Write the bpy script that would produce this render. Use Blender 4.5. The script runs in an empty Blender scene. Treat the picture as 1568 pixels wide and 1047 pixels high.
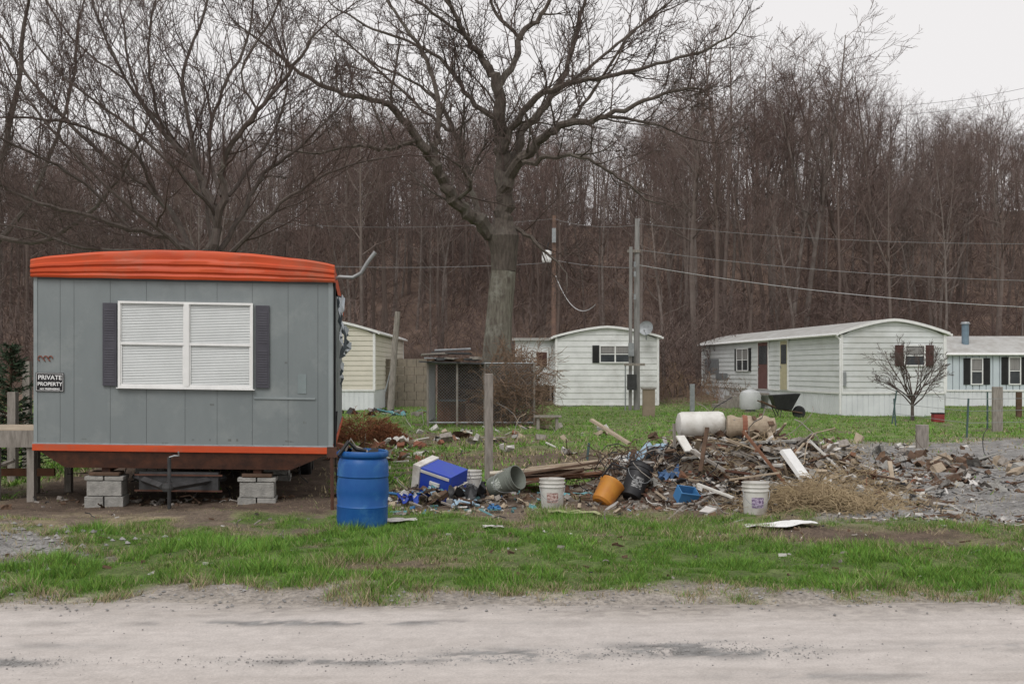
import bpy, math, random
import numpy as np
from mathutils import Matrix, Vector, Euler
random.seed(7); RNG=np.random.default_rng(7)
F=1742.0; H=1.7; HZ=565.0
def X(px,d): return (px-784.0)/F*d
def Z(py,d): return H-(py-HZ)/F*d
def D(py): return F*H/(py-HZ)
S=bpy.context.scene
# ------------------------------------------------------------ noise
def _h(i,j,s):
    n=(i*374761393+j*668265263+s*1442695041)&0xffffffff
    n=((n^(n>>13))*1274126177)&0xffffffff
    return ((n^(n>>16))&0xffff)/65535.0
def vnoise(x,y,s=0):
    x=np.asarray(x,float);y=np.asarray(y,float)
    xi=np.floor(x).astype(np.int64);yi=np.floor(y).astype(np.int64)
    fx=x-xi;fy=y-yi;fx=fx*fx*(3-2*fx);fy=fy*fy*(3-2*fy)
    a=_h(xi,yi,s);b=_h(xi+1,yi,s);c=_h(xi,yi+1,s);d=_h(xi+1,yi+1,s)
    return (a*(1-fx)+b*fx)*(1-fy)+(c*(1-fx)+d*fx)*fy
def fbm(x,y,o=4,s=0):
    t=0;a=.5;w=0
    x=np.asarray(x,float);y=np.asarray(y,float)
    for k in range(o):
        t=t+a*vnoise(x*2**k+17*k,y*2**k-9*k,s+k);w+=a;a*=.5
    return t/w
def ss(a,b,x): 
    t=np.clip((x-a)/(b-a),0,1);return t*t*(3-2*t)
# ------------------------------------------------------------ materials
_M={}
def mat(name,c1,c2=None,scale=4,rough=.85,bump=0.0,metal=0.0,stretch=(1,1,1),lo=.35,hi=.65,detail=6,rnd=None,bscale=None,c3=None,s3=.6):
    if name in _M: return _M[name]
    m=bpy.data.materials.new(name);m.use_nodes=True;nt=m.node_tree;N=nt.nodes;Lk=nt.links
    b=N['Principled BSDF'];b.inputs['Roughness'].default_value=rough;b.inputs['Metallic'].default_value=metal
    b.inputs['Specular IOR Level'].default_value=.3
    if c2 is None: c2=tuple(v*.8 for v in c1)
    tc=N.new('ShaderNodeTexCoord');mp=N.new('ShaderNodeMapping');mp.inputs['Scale'].default_value=stretch
    Lk.new(tc.outputs['Object'],mp.inputs[0])
    no=N.new('ShaderNodeTexNoise');no.inputs['Scale'].default_value=scale;no.inputs['Detail'].default_value=detail;no.inputs['Roughness'].default_value=.65
    Lk.new(mp.outputs[0],no.inputs['Vector'])
    r=N.new('ShaderNodeValToRGB');r.color_ramp.elements[0].position=lo;r.color_ramp.elements[1].position=hi
    r.color_ramp.elements[0].color=(*c1,1);r.color_ramp.elements[1].color=(*c2,1)
    Lk.new(no.outputs[0],r.inputs[0]);out=r.outputs[0]
    if c3:
        n3=N.new('ShaderNodeTexNoise');n3.inputs['Scale'].default_value=s3;n3.inputs['Detail'].default_value=8;n3.inputs['Roughness'].default_value=.7
        Lk.new(tc.outputs['Object'],n3.inputs['Vector'])
        r3=N.new('ShaderNodeValToRGB');r3.color_ramp.elements[0].position=.52;r3.color_ramp.elements[1].position=.68
        Lk.new(n3.outputs[0],r3.inputs[0])
        mx=N.new('ShaderNodeMix');mx.data_type='RGBA';Lk.new(r3.outputs[0],mx.inputs[0]);Lk.new(out,mx.inputs[6]);mx.inputs[7].default_value=(*c3,1);out=mx.outputs[2]
    if rnd:
        oi=N.new('ShaderNodeObjectInfo');mx=N.new('ShaderNodeMix');mx.data_type='RGBA';Lk.new(oi.outputs['Random'],mx.inputs[0]);Lk.new(out,mx.inputs[6]);mx.inputs[7].default_value=(*rnd,1);out=mx.outputs[2]
    Lk.new(out,b.inputs['Base Color'])
    if bump:
        bp=N.new('ShaderNodeBump');bp.inputs['Strength'].default_value=bump;bp.inputs['Distance'].default_value=.03
        if bscale:
            nb=N.new('ShaderNodeTexNoise');nb.inputs['Scale'].default_value=bscale;nb.inputs['Detail'].default_value=6;Lk.new(mp.outputs[0],nb.inputs['Vector']);Lk.new(nb.outputs[0],bp.inputs['Height'])
        else: Lk.new(no.outputs[0],bp.inputs['Height'])
        Lk.new(bp.outputs[0],b.inputs['Normal'])
    _M[name]=m;return m
def attrmat(name,nscale=40,amt=.5,bump=.4,rough=.95):
    m=bpy.data.materials.new(name);m.use_nodes=True;nt=m.node_tree;N=nt.nodes;Lk=nt.links
    b=N['Principled BSDF'];b.inputs['Roughness'].default_value=rough;b.inputs['Specular IOR Level'].default_value=.15
    at=N.new('ShaderNodeAttribute');at.attribute_name='Col'
    if amt:
        tc=N.new('ShaderNodeTexCoord')
        no=N.new('ShaderNodeTexNoise');no.inputs['Scale'].default_value=nscale;no.inputs['Detail'].default_value=5;no.inputs['Roughness'].default_value=.7
        Lk.new(tc.outputs['Object'],no.inputs['Vector'])
        mr=N.new('ShaderNodeMapRange');mr.inputs[1].default_value=.3;mr.inputs[2].default_value=.7;mr.inputs[3].default_value=1-amt;mr.inputs[4].default_value=1+amt
        Lk.new(no.outputs[0],mr.inputs[0])
        vm=N.new('ShaderNodeVectorMath');vm.operation='SCALE';Lk.new(at.outputs['Color'],vm.inputs[0]);Lk.new(mr.outputs[0],vm.inputs['Scale'])
        Lk.new(vm.outputs[0],b.inputs['Base Color'])
        bp=N.new('ShaderNodeBump');bp.inputs['Strength'].default_value=bump;bp.inputs['Distance'].default_value=.03;Lk.new(no.outputs[0],bp.inputs['Height']);Lk.new(bp.outputs[0],b.inputs['Normal'])
    else: Lk.new(at.outputs['Color'],b.inputs['Base Color'])
    return m
# ------------------------------------------------------------ mesh builder
class MB:
    def __init__(s,M=None): s.v=[];s.f=[];s.m=[];s.sg=[];s.mats=[];s.M=M;s.smooth=set()
    def mi(s,m):
        if m not in s.mats: s.mats.append(m)
        return s.mats.index(m)
    def add(s,V,Fc,m,T=None):
        k=len(s.v);V=np.asarray(V,float)
        if T is not None: T=np.array(T);V=V@T[:3,:3].T+T[:3,3]
        s.v.extend(V.tolist());i=s.mi(m)
        for f in Fc: s.f.append(tuple(k+a for a in f));s.m.append(i)
    def box(s,x0,x1,y0,y1,z0,z1,m,T=None):
        V=[(x0,y0,z0),(x1,y0,z0),(x1,y1,z0),(x0,y1,z0),(x0,y0,z1),(x1,y0,z1),(x1,y1,z1),(x0,y1,z1)]
        s.add(V,[(0,3,2,1),(4,5,6,7),(0,1,5,4),(1,2,6,5),(2,3,7,6),(3,0,4,7)],m,T)
    def cbox(s,c,sz,m,rot=(0,0,0)):
        T=Matrix.Translation(c)@Euler(rot).to_matrix().to_4x4();a,b,h=[q/2 for q in sz]
        s.box(-a,a,-b,b,-h,h,m,T)
    def tube(s,P,r,m,n=6,cap=True):
        P=np.asarray(P,float);r=np.broadcast_to(np.asarray(r,float),(len(P),))
        T=np.gradient(P,axis=0);T/=np.linalg.norm(T,axis=1)[:,None]+1e-9
        ref=np.array([0,0,1.]) if abs(T[:,2].mean())<.8 else np.array([1.,0,0])
        U=np.cross(T,ref);U/=np.linalg.norm(U,axis=1)[:,None]+1e-9;W=np.cross(T,U)
        a=np.arange(n)*2*math.pi/n
        R=P[:,None,:]+r[:,None,None]*(np.cos(a)[None,:,None]*U[:,None,:]+np.sin(a)[None,:,None]*W[:,None,:])
        k=[];L=len(P)
        for i in range(L-1):
            for j in range(n):
                j2=(j+1)%n;k.append((i*n+j,i*n+j2,(i+1)*n+j2,(i+1)*n+j))
        if cap: k.append(tuple(range(n)));k.append(tuple((L-1)*n+j for j in range(n)))
        s.add(R.reshape(-1,3),k,m)
    def seg(s,p,q,r0,r1,m): s.sg.append((p[0],p[1],p[2],q[0],q[1],q[2],r0,r1,s.mi(m)))
    def lathe(s,prof,m,T=None,n=28,cap0=True,cap1=True):
        a=np.arange(n)*2*math.pi/n;V=[];k=[]
        for r,z in prof:
            for t in a: V.append((r*math.cos(t),r*math.sin(t),z))
        L=len(prof)
        for i in range(L-1):
            for j in range(n):
                j2=(j+1)%n;k.append((i*n+j,i*n+j2,(i+1)*n+j2,(i+1)*n+j))
        if cap0:k.append(tuple(range(n))[::-1])
        if cap1:k.append(tuple((L-1)*n+j for j in range(n)))
        s.add(V,k,m,T)
    def grid(s,Vg,m,T=None):
        Vg=np.asarray(Vg,float);a,b,_=Vg.shape
        k=[(i*b+j,i*b+j+1,(i+1)*b+j+1,(i+1)*b+j) for i in range(a-1) for j in range(b-1)]
        s.add(Vg.reshape(-1,3),k,m,T)
    def obj(s,name,parent=None,smooth=False,bevel=0,pivot=None,solid=0):
        V=np.array(s.v,float).reshape(-1,3)
        if s.M is not None and len(V):
            T=np.array(s.M);V=V@T[:3,:3].T+T[:3,3]
        f=s.f;m=s.m
        if s.sg:
            A=np.array(s.sg,float);P=A[:,:3];Q=A[:,3:6];d=Q-P;d/=np.linalg.norm(d,axis=1)[:,None]+1e-9
            ref=np.where(np.abs(d[:,2:3])<.8,np.array([[0,0,1.]]),np.array([[1.,0,0]]))
            U=np.cross(d,ref);U/=np.linalg.norm(U,axis=1)[:,None]+1e-9;W=np.cross(d,U)
            parts=[]
            for t in (0,2.0944,4.18879):
                o=math.cos(t)*U+math.sin(t)*W;parts+= [P+o*A[:,6:7],Q+o*A[:,7:8]]
            VV=np.stack(parts,1).reshape(-1,3);k0=len(V);V=np.vstack([V,VV])
            b=k0+np.arange(len(A))*6
            f=list(f);m=list(m);mi=A[:,8].astype(int).tolist()
            for q in ((0,1,3,2),(2,3,5,4),(4,5,1,0)):
                f.extend(map(tuple,(b[:,None]+np.array(q)).tolist()));m.extend(mi)
        if pivot is None:
            c=(V.min(0)+V.max(0))/2;c[2]=V[:,2].min()
        else: c=np.array(pivot,float)
        me=bpy.data.meshes.new(name);me.from_pydata((V-c).tolist(),[],f)
        for q in s.mats: me.materials.append(q)
        me.polygons.foreach_set('material_index',m)
        if smooth: me.polygons.foreach_set('use_smooth',[True]*len(me.polygons))
        me.update()
        o=bpy.data.objects.new(name,me);S.collection.objects.link(o);o.location=c
        if smooth:
            md=o.modifiers.new('e','EDGE_SPLIT');md.split_angle=math.radians(40)
        if bevel: md=o.modifiers.new('b','BEVEL');md.width=bevel;md.segments=2
        if solid: md=o.modifiers.new('s','SOLIDIFY');md.thickness=solid
        if parent:
            o.parent=parent;o.matrix_parent_inverse=Matrix.Translation(-parent.location)
        return o
def empty(name,loc):
    o=bpy.data.objects.new(name,None);o.empty_display_size=.3;S.collection.objects.link(o);o.location=loc;return o
# ------------------------------------------------------------ terrain
def hill(x,y):
    ridge=16.5+1.5*np.sin(x/37.0+1)+4*(fbm(x/40,y/40+3,3,5)-.5)+2.0*ss(0,60,x)
    return ridge*ss(56,138,y)**1.0+ ss(50,64,y)*.6
def gz(x,y):
    x=np.asarray(x,float);y=np.asarray(y,float)
    n=(fbm(x*.9,y*.9,4,1)-.5)*.14+(fbm(x*4,y*4,3,2)-.5)*.05
    e=8.12+.25*(fbm(x*.8,y*.2,3,9)-.5)*2
    t=ss(e-.3,e+.5,y)
    z=-.05*(1-t)+t*(.03+n)
    z=z+.17*np.exp(-(((x+5.6)/1.0)**2+((y-10.5)/.9)**2))*(.6+.8*fbm(x*5,y*5,3,4))
    return z+hill(x,y)+(fbm(x*.5,y*.5,3,8)-.5)*.9*ss(58,70,y)
def g1(x,y): return float(gz(np.array([x]),np.array([y]))[0])
def zones(x,y):
    n1=fbm(x*.7,y*.7,4,11);n2=fbm(x*2.3,y*2.3,4,12);n3=fbm(x*7,y*7,3,13)
    e=8.12+.25*(fbm(x*.8,y*.2,3,9)-.5)*2
    edge=ss(e+.05,e+.75,y+1.1*(n2-.5))
    def ell(cx,cy,rx,ry,soft=.35):
        d=np.sqrt(((x-cx)/rx)**2+((y-cy)/ry)**2)+ (n2-.5)*.9
        return 1-ss(1-soft,1+soft,d)
    grav=np.maximum(ell(-5.6,10.4,1.6,1.5,.2), ss(.255,.30,x/np.maximum(y,1)+(n2-.5)*.06)*ss(12,12.8,y+(n2-.5))*(1-ss(24,28,y+(n1-.5)*6)))
    soil=np.maximum(ell(3.0,14.7,2.8,2.1),ell(3.5,11.4,1.5,.55,.5))
    soil=np.maximum(soil,ell(-.6,14.7,1.3,1.1,.5)*.8)
    soil=np.maximum(soil,ell(5.6,10.6,.9,.25,.6)*.7);soil=np.maximum(soil,ell(-1.0,9.6,.8,.25,.7)*.7)
    tr=ss(-6.6,-6.1,x+.135*(y-13.8)+(n2-.5)*.5)*(1-ss(-2.3,-1.9,x+.135*(y-13.8)+(n2-.5)*.5))*ss(12.9,13.5,y+(n2-.5)*.8)*(1-ss(24,25,y))
    soil=np.maximum(soil,tr)
    soil=np.maximum(soil,ell(1.5,21,3.2,3,.5)*.8);soil=np.maximum(soil,ell(-1.5,27,2.5,2.5,.5)*.7)
    wood=ss(50,58,y+(n1-.5)*8)
    base=.31+.33*ss(-4.5,-.5,x)*(1-ss(11.8,13.2,y))+.14*(1-ss(10.2,11.6,y))+.34*ss(14,19,y)
    green=ss(.60-.5*base,.72-.5*base,.42*n1+.58*n2)
    green=green*(1-grav)*(1-soil)*edge*(1-wood)
    return green,grav,soil,edge,wood,n1,n2,n3
def zcol(x,y):
    g,gr,so,ed,wo,n1,n2,n3=zones(x,y)
    def C(a): return np.array(a)[None,:]
    e=lambda a:a[:,None]
    straw=C((.27,.225,.15))*(.55+.8*e(n3))
    dirt=C((.165,.13,.10))*(.6+.7*e(n3))
    c=straw*e(ss(.4,.6,n2))+dirt*(1-e(ss(.4,.6,n2)))
    far=e(ss(13,20,y))
    c=c*(1-e(g)*.85)+(C((.085,.13,.035))*(1-far)+C((.125,.185,.055))*far)*(.6+.8*e(n3))*e(g)*.85
    c=c*(1-e(so))+C((.115,.085,.065))*(.5+.9*e(n3))*e(so)
    c=c*(1-e(gr))+C((.235,.228,.22))*(.35+1.2*e(n3))*e(gr)
    c=c*e(ed)+C((.30,.27,.24))*(.6+.7*e(n3))*(1-e(ed))
    hb=fbm(x*.6,y*.6,5,61)
    c=c*(1-e(wo))+C((.165,.115,.09))*(.25+1.3*e(hb))*e(wo)
    return c
def setcol(me,C):
    a=me.color_attributes.new('Col','FLOAT_COLOR','POINT')
    a.data.foreach_set('color',np.hstack([C,np.ones((len(C),1))]).astype(np.float32).ravel())
def gridmesh(name,xs,ys,zf):
    XX,YY=np.meshgrid(xs,ys);x=XX.ravel();y=YY.ravel();z=zf(x,y)
    nx=len(xs);ny=len(ys)
    i,j=np.meshgrid(np.arange(ny-1),np.arange(nx-1),indexing='ij');b=(i*nx+j).ravel()
    q=np.stack([b,b+1,b+nx+1,b+nx],1)
    me=bpy.data.meshes.new(name);me.vertices.add(len(x));me.vertices.foreach_set('co',np.stack([x,y,z],1).astype(np.float32).ravel())
    me.loops.add(q.size);me.loops.foreach_set('vertex_index',q.ravel().astype(np.int32))
    me.polygons.add(len(q));me.polygons.foreach_set('loop_start',(np.arange(len(q))*4).astype(np.int32));me.polygons.foreach_set('use_smooth',[True]*len(q))
    me.update();me.validate()
    o=bpy.data.objects.new(name,me);S.collection.objects.link(o);return o,x,y
def grow_axis(a,step,fac,end):
    r=[];v=a
    while v<end: step*=fac;v+=step;r.append(v)
    return r
xp=list(np.arange(0,9,.07));xp+=grow_axis(xp[-1],.07,1.035,60);xp+=grow_axis(xp[-1],1.9,1.12,700)
xs=np.array([-v for v in xp[:0:-1]]+xp)
ys=[-40,-20,-8,0,3,5,6.5]+list(np.arange(7.2,16,.06));ys+=grow_axis(ys[-1],.06,1.02,60);ys+=list(np.arange(ys[-1]+.9,160,.9));ys+=grow_axis(ys[-1],3,1.2,900)
gobj,gx,gy=gridmesh('ground',xs,np.array(ys),gz)
setcol(gobj.data,zcol(gx,gy));gobj.data.materials.append(attrmat('ground_soil',28,.45,.6))
# road
def rz(x,y): return .0+.022*(fbm(x*.35,y*1.8,3,21)-.5)+.008*(fbm(x*5,y*7,2,22)-.5)
robj,rx,ry=gridmesh('dirt_road',np.concatenate([np.linspace(-150,-9,60),np.arange(-8.9,8.9,.04),np.linspace(9,150,60)]),np.concatenate([[-6,-3,0,2,4],np.arange(5,9.2,.025)]),rz)
tr=fbm(rx*.20,ry*3.4,4,31);tr2=fbm(rx*.35,ry*9,3,37);pt=fbm(rx*1.2,ry*2.2,4,32);fn=fbm(rx*18,ry*22,2,33);p4=fbm(rx*4.5,ry*7,4,36)
def blob(cx,cy,sx,sy): return np.exp(-(((rx-cx)/sx)**2+((ry-cy)/sy)**2))
gravp=np.clip(blob(-.02,6.75,.38,.14)*1.5+blob(1.15,6.9,.55,.18)*1.5+blob(-3.0,6.6,.35,.09)*1.2+blob(-1.0,6.62,.6,.08)+blob(2.9,7.0,.5,.12)*.6+blob(-1.4,7.62,1.4,.08)*1.1+blob(-2.8,7.0,.4,.08)*.5+blob(1.8,6.3,.6,.08)*.6+blob(3.4,6.5,.5,.1)*.8,0,1.6)*ss(.42,.58,fn*.4+p4*.6)
rc=np.array([[.52,.478,.45]])*(.86+.24*tr[:,None])*(.88+.24*fn[:,None])
dk=(ss(.50,.62,tr)*.38+ss(.55,.68,p4)*.22+ss(.58,.68,tr2)*.18)[:,None]
rc=rc*(1-dk)+np.array([[.36,.325,.30]])*dk
gp=np.clip(gravp,0,.9)[:,None];rc=rc*(1-gp)+np.array([[.17,.168,.165]])*(.3+1.4*fn[:,None])*gp
ed=ss(7.6,8.5,ry+.8*(pt-.5))[:,None]*.8;rc=rc*(1-ed)+np.array([[.27,.24,.21]])*(.4+1.1*fn[:,None])*ed
setcol(robj.data,rc);robj.data.materials.append(attrmat('road_dust',60,.16,.35))
# ------------------------------------------------------------ grass
def blades(name,x,y,h,w,col,lean=.5):
    n=len(x);z=gz(x,y);a=RNG.uniform(0,2*math.pi,n);ld=RNG.uniform(0,2*math.pi,n);le=RNG.uniform(0,lean,n)*h
    dx=np.cos(a)*w/2;dy=np.sin(a)*w/2
    V=np.stack([np.stack([x-dx,y-dy,z-.01],1),np.stack([x+dx,y+dy,z-.01],1),np.stack([x+np.cos(ld)*le,y+np.sin(ld)*le,z+h],1)],1).reshape(-1,3)
    me=bpy.data.meshes.new(name);me.vertices.add(3*n);me.vertices.foreach_set('co',V.astype(np.float32).ravel())
    me.loops.add(3*n);me.loops.foreach_set('vertex_index',np.arange(3*n,dtype=np.int32));me.polygons.add(n);me.polygons.foreach_set('loop_start',(np.arange(n)*3).astype(np.int32))
    me.update();setcol(me,np.repeat(col,3,0));return me
def scatter_grass(n,y0,y1,h0,h1,w):
    u=RNG.uniform(0,1,n);y=y0*(y1/y0)**u
    x=RNG.uniform(-1,1,n)*(.5*y+1.0)
    g,gr,so,edg,wo,n1,n2,n3=zones(x,y)
    tuft=fbm(x*6,y*6,3,41);big=fbm(x*1.6,y*1.6,3,43);yel=fbm(x*1.1+50,y*1.1,3,44)
    p=np.clip(g*1.25+.20*edg*(1-gr)*(1-so)*(n2>.42)+.03*edg,0,1)*(.3+.95*ss(.36,.56,tuft))
    k=RNG.uniform(0,1,n)<p
    x,y,g,n2,tuft,big,yel=x[k],y[k],g[k],n2[k],tuft[k],big[k],yel[k];m=len(x)
    isg=RNG.uniform(0,1,m)<(.10+.88*g*(1-.30*ss(.5,.65,yel)))
    gc=np.array([[.10,.215,.040]])*(.5+.95*RNG.uniform(0,1,(m,1)))+np.array([[.07,.045,.003]])*RNG.uniform(0,1,(m,1))**2
    gc=gc*(.7+.75*big[:,None])
    sc=np.array([[.36,.30,.19]])*(.5+.8*RNG.uniform(0,1,(m,1)))
    col=np.where(isg[:,None],gc,sc)
    h=(h0+(h1-h0)*RNG.uniform(0,1,m)**1.8)*(.35+1.1*ss(.35,.7,tuft))*(.5+.9*ss(.3,.7,big))*np.where((x<-1.5)&(y>12.2)&(y<15),.5,1)
    return x,y,h,np.full(m,w)*RNG.uniform(.7,1.3,m),col
A=[scatter_grass(720000,8.0,14.5,.018,.070,.0075),scatter_grass(280000,14.5,60,.03,.075,.028)]
A=[np.concatenate([a[i] for a in A]) for i in range(5)]
gm=blades('grass',A[0],A[1],A[2],A[3],A[4],1.4);gm.materials.append(attrmat('grass_blade',5,0,0,.8))
S.collection.objects.link(bpy.data.objects.new('grass',gm))
# ------------------------------------------------------------ common materials
white=mat('white_paint',(.72,.73,.72),(.60,.61,.60),2.5,.6,c3=(.50,.50,.48),s3=.9)
whiteclean=mat('white_vinyl',(.80,.80,.79),(.70,.70,.69),6,.5)
whited=mat('dirty_white_plastic',(.66,.65,.62),(.50,.48,.44),5,.6,c3=(.36,.33,.28),s3=3)
sid=mat('white_siding',(.66,.68,.68),(.58,.60,.60),1.2,.65,stretch=(1,1,3),c3=(.50,.51,.49),s3=.35)
skirt=mat('skirting',(.72,.74,.76),(.62,.64,.66),1.5,.6)
cream=mat('cream_siding',(.66,.62,.53),(.58,.55,.47),1.3,.7)
roofm=mat('roof_metal',(.42,.42,.41),(.30,.29,.27),2,.6)
woodg=mat('weathered_wood',(.32,.29,.26),(.19,.17,.15),7,.9,.3,stretch=(3,3,.6))
woodb=mat('pale_lumber',(.46,.38,.29),(.32,.26,.19),5,.8,.2)
woodd=mat('dark_wood',(.13,.08,.055),(.07,.045,.03),6,.9,.3)
woodr=mat('reddish_wood',(.24,.115,.07),(.15,.08,.05),6,.9,.3)
rust=mat('rusty_steel',(.115,.05,.032),(.055,.03,.024),7,.8,.3)
blackm=mat('black_plastic',(.018,.018,.02),(.03,.03,.032),5,.5)
dksteel=mat('dark_steel',(.06,.06,.062),(.03,.03,.03),7,.6)
dkglass=mat('window_glass',(.03,.035,.04),(.06,.065,.07),2,.15)
bluep=mat('blue_plastic',(.010,.075,.28),(.018,.11,.33),6,.42,c3=(.05,.17,.36),s3=3,lo=.3,hi=.7)
blueb=mat('bright_blue_plastic',(.02,.05,.40),(.03,.07,.34),6,.4)
conc=mat('cinder_block',(.36,.35,.325),(.23,.225,.21),9,.95,.5,bscale=60)
steel=mat('galvanized_steel',(.33,.35,.36),(.24,.25,.26),6,.5,metal=.3)
bark=mat('oak_bark',(.125,.105,.088),(.065,.053,.046),5,.95,.8,stretch=(3,3,.7),c3=(.15,.14,.118),s3=.8)
barklow=mat('lichen_bark',(.20,.19,.155),(.085,.07,.058),3.5,.95,.8,stretch=(3,3,.6),c3=(.27,.27,.23),s3=1.2)
twig=mat('twig_bark',(.105,.078,.068),(.07,.052,.047),3,.95)
barkl=mat('maple_bark',(.115,.095,.083),(.07,.057,.05),5,.95,.6,stretch=(3,3,.7),c3=(.135,.125,.108),s3=.9)
fbark=mat('forest_bark',(.21,.182,.162),(.125,.10,.088),2.5,.95,rnd=(.115,.085,.072),c3=(.21,.195,.175),s3=.5)  # bark colour lightened, distance mist is put into the paint
ftwig=mat('forest_twig',(.17,.132,.116),(.13,.097,.084),.6,.95,rnd=(.125,.085,.075))  # twigs also paler, with the far haze painted into their colour
straw=mat('dry_straw',(.42,.33,.20),(.28,.21,.13),8,.9)
# ------------------------------------------------------------ trees
def rdir(d,ang,rng):
    d=Vector(d).normalized();a=d.orthogonal().normalized();a.rotate(Matrix.Rotation(rng.uniform(0,6.283),3,d))
    return (d*math.cos(ang)+a*math.sin(ang)).normalized()
def grow(mb,p,d,L,r,lvl,rng,kids,mb_m,mt,up=.08,wob=.16,ang=(.4,.85),rmin=.006,ksz=.5,fr=.25):
    n=max(3,min(9,int(L/.35)));p=Vector(p);d=Vector(d).normalized();pts=[p.copy()];rr=[r];ds=[d.copy()]
    for i in range(n):
        d=(d+Vector((rng.gauss(0,wob),rng.gauss(0,wob),rng.gauss(0,wob)+up))).normalized()
        p=p+d*(L/n);pts.append(p.copy());rr.append(max(rmin*.7,r*(1-.78*(i+1)/n)));ds.append(d.copy())
    if r>.03: mb.tube([tuple(q) for q in pts],rr,mb_m,5 if r>.05 else 4,False)
    else:
        for i in range(n): mb.seg(pts[i],pts[i+1],rr[i],rr[i+1],mt)
    if lvl<=0: return
    k=kids[-lvl] if lvl<=len(kids) else kids[0]
    for j in range(k):
        t=fr+(1-fr)*(j+rng.random())/k;f=t*n;i=min(n-1,int(f));q=pts[i].lerp(pts[i+1],f-i)
        cd=rdir(ds[i],rng.uniform(*ang),rng)
        grow(mb,q,cd,L*ksz*(1.25-.7*t)*rng.uniform(.7,1.3),max(rmin,min(rr[i]*.62,r*.55)),lvl-1,rng,kids,mb_m,mt,up,wob,ang,rmin,ksz,fr)
def limb(mb,pts,d0,m,mt,rng,kids,klen,side,up=.06,rmin=.009,lvl=2,fr=.15,ang=(.5,1.1),rs=.65,kr=.035):
    P=[(X(a,d0+o),d0+o,Z(b,d0+o)) for a,b,_,o in pts];R=[c/F*d0*rs for _,_,c,_ in pts]
    Q=[];RR=[];N=len(P)
    for i in range(N-1):
        p0=Vector(P[max(i-1,0)]);p1=Vector(P[i]);p2=Vector(P[i+1]);p3=Vector(P[min(i+2,N-1)])
        for k in range(5):
            t=k/5;q=.5*((2*p1)+(p2-p0)*t+(2*p0-5*p1+4*p2-p3)*t*t+(3*p1-p0-3*p2+p3)*t**3)
            j=Vector((rng.gauss(0,1),rng.gauss(0,1),rng.gauss(0,1)))*min(.04,R[i]*.4)
            Q.append(q+(j if (i or k) else Vector()));RR.append((R[i]*(1-t)+R[i+1]*t)*rng.uniform(.94,1.06))
    Q.append(Vector(P[-1]));RR.append(R[-1])
    mb.tube([tuple(q) for q in Q],RR,m,9 if RR[0]>.15 else 6,True)
    L=sum((Q[i+1]-Q[i]).length for i in range(len(Q)-1));k=int(side*L)
    for j in range(k):
        t=fr+(1-fr)*(j+rng.random())/k;f=t*(len(Q)-1);i=min(len(Q)-2,int(f));q=Q[i].lerp(Q[i+1],f-i);d=(Q[i+1]-Q[i]).normalized()
        grow(mb,q,rdir(d,rng.uniform(*ang),rng)+Vector((0,0,.25)),klen*(1.2-.5*t)*rng.uniform(.5,1.3),min(RR[i]*.5,kr*rng.uniform(.5,1.2)),lvl,rng,kids,m,mt,up,.17,(.4,.9),rmin,.5)
    grow(mb,Q[-1],Q[-1]-Q[-2],klen,RR[-1],lvl,rng,kids,m,mt,up,.17,(.4,.9),rmin,.5)
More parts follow.
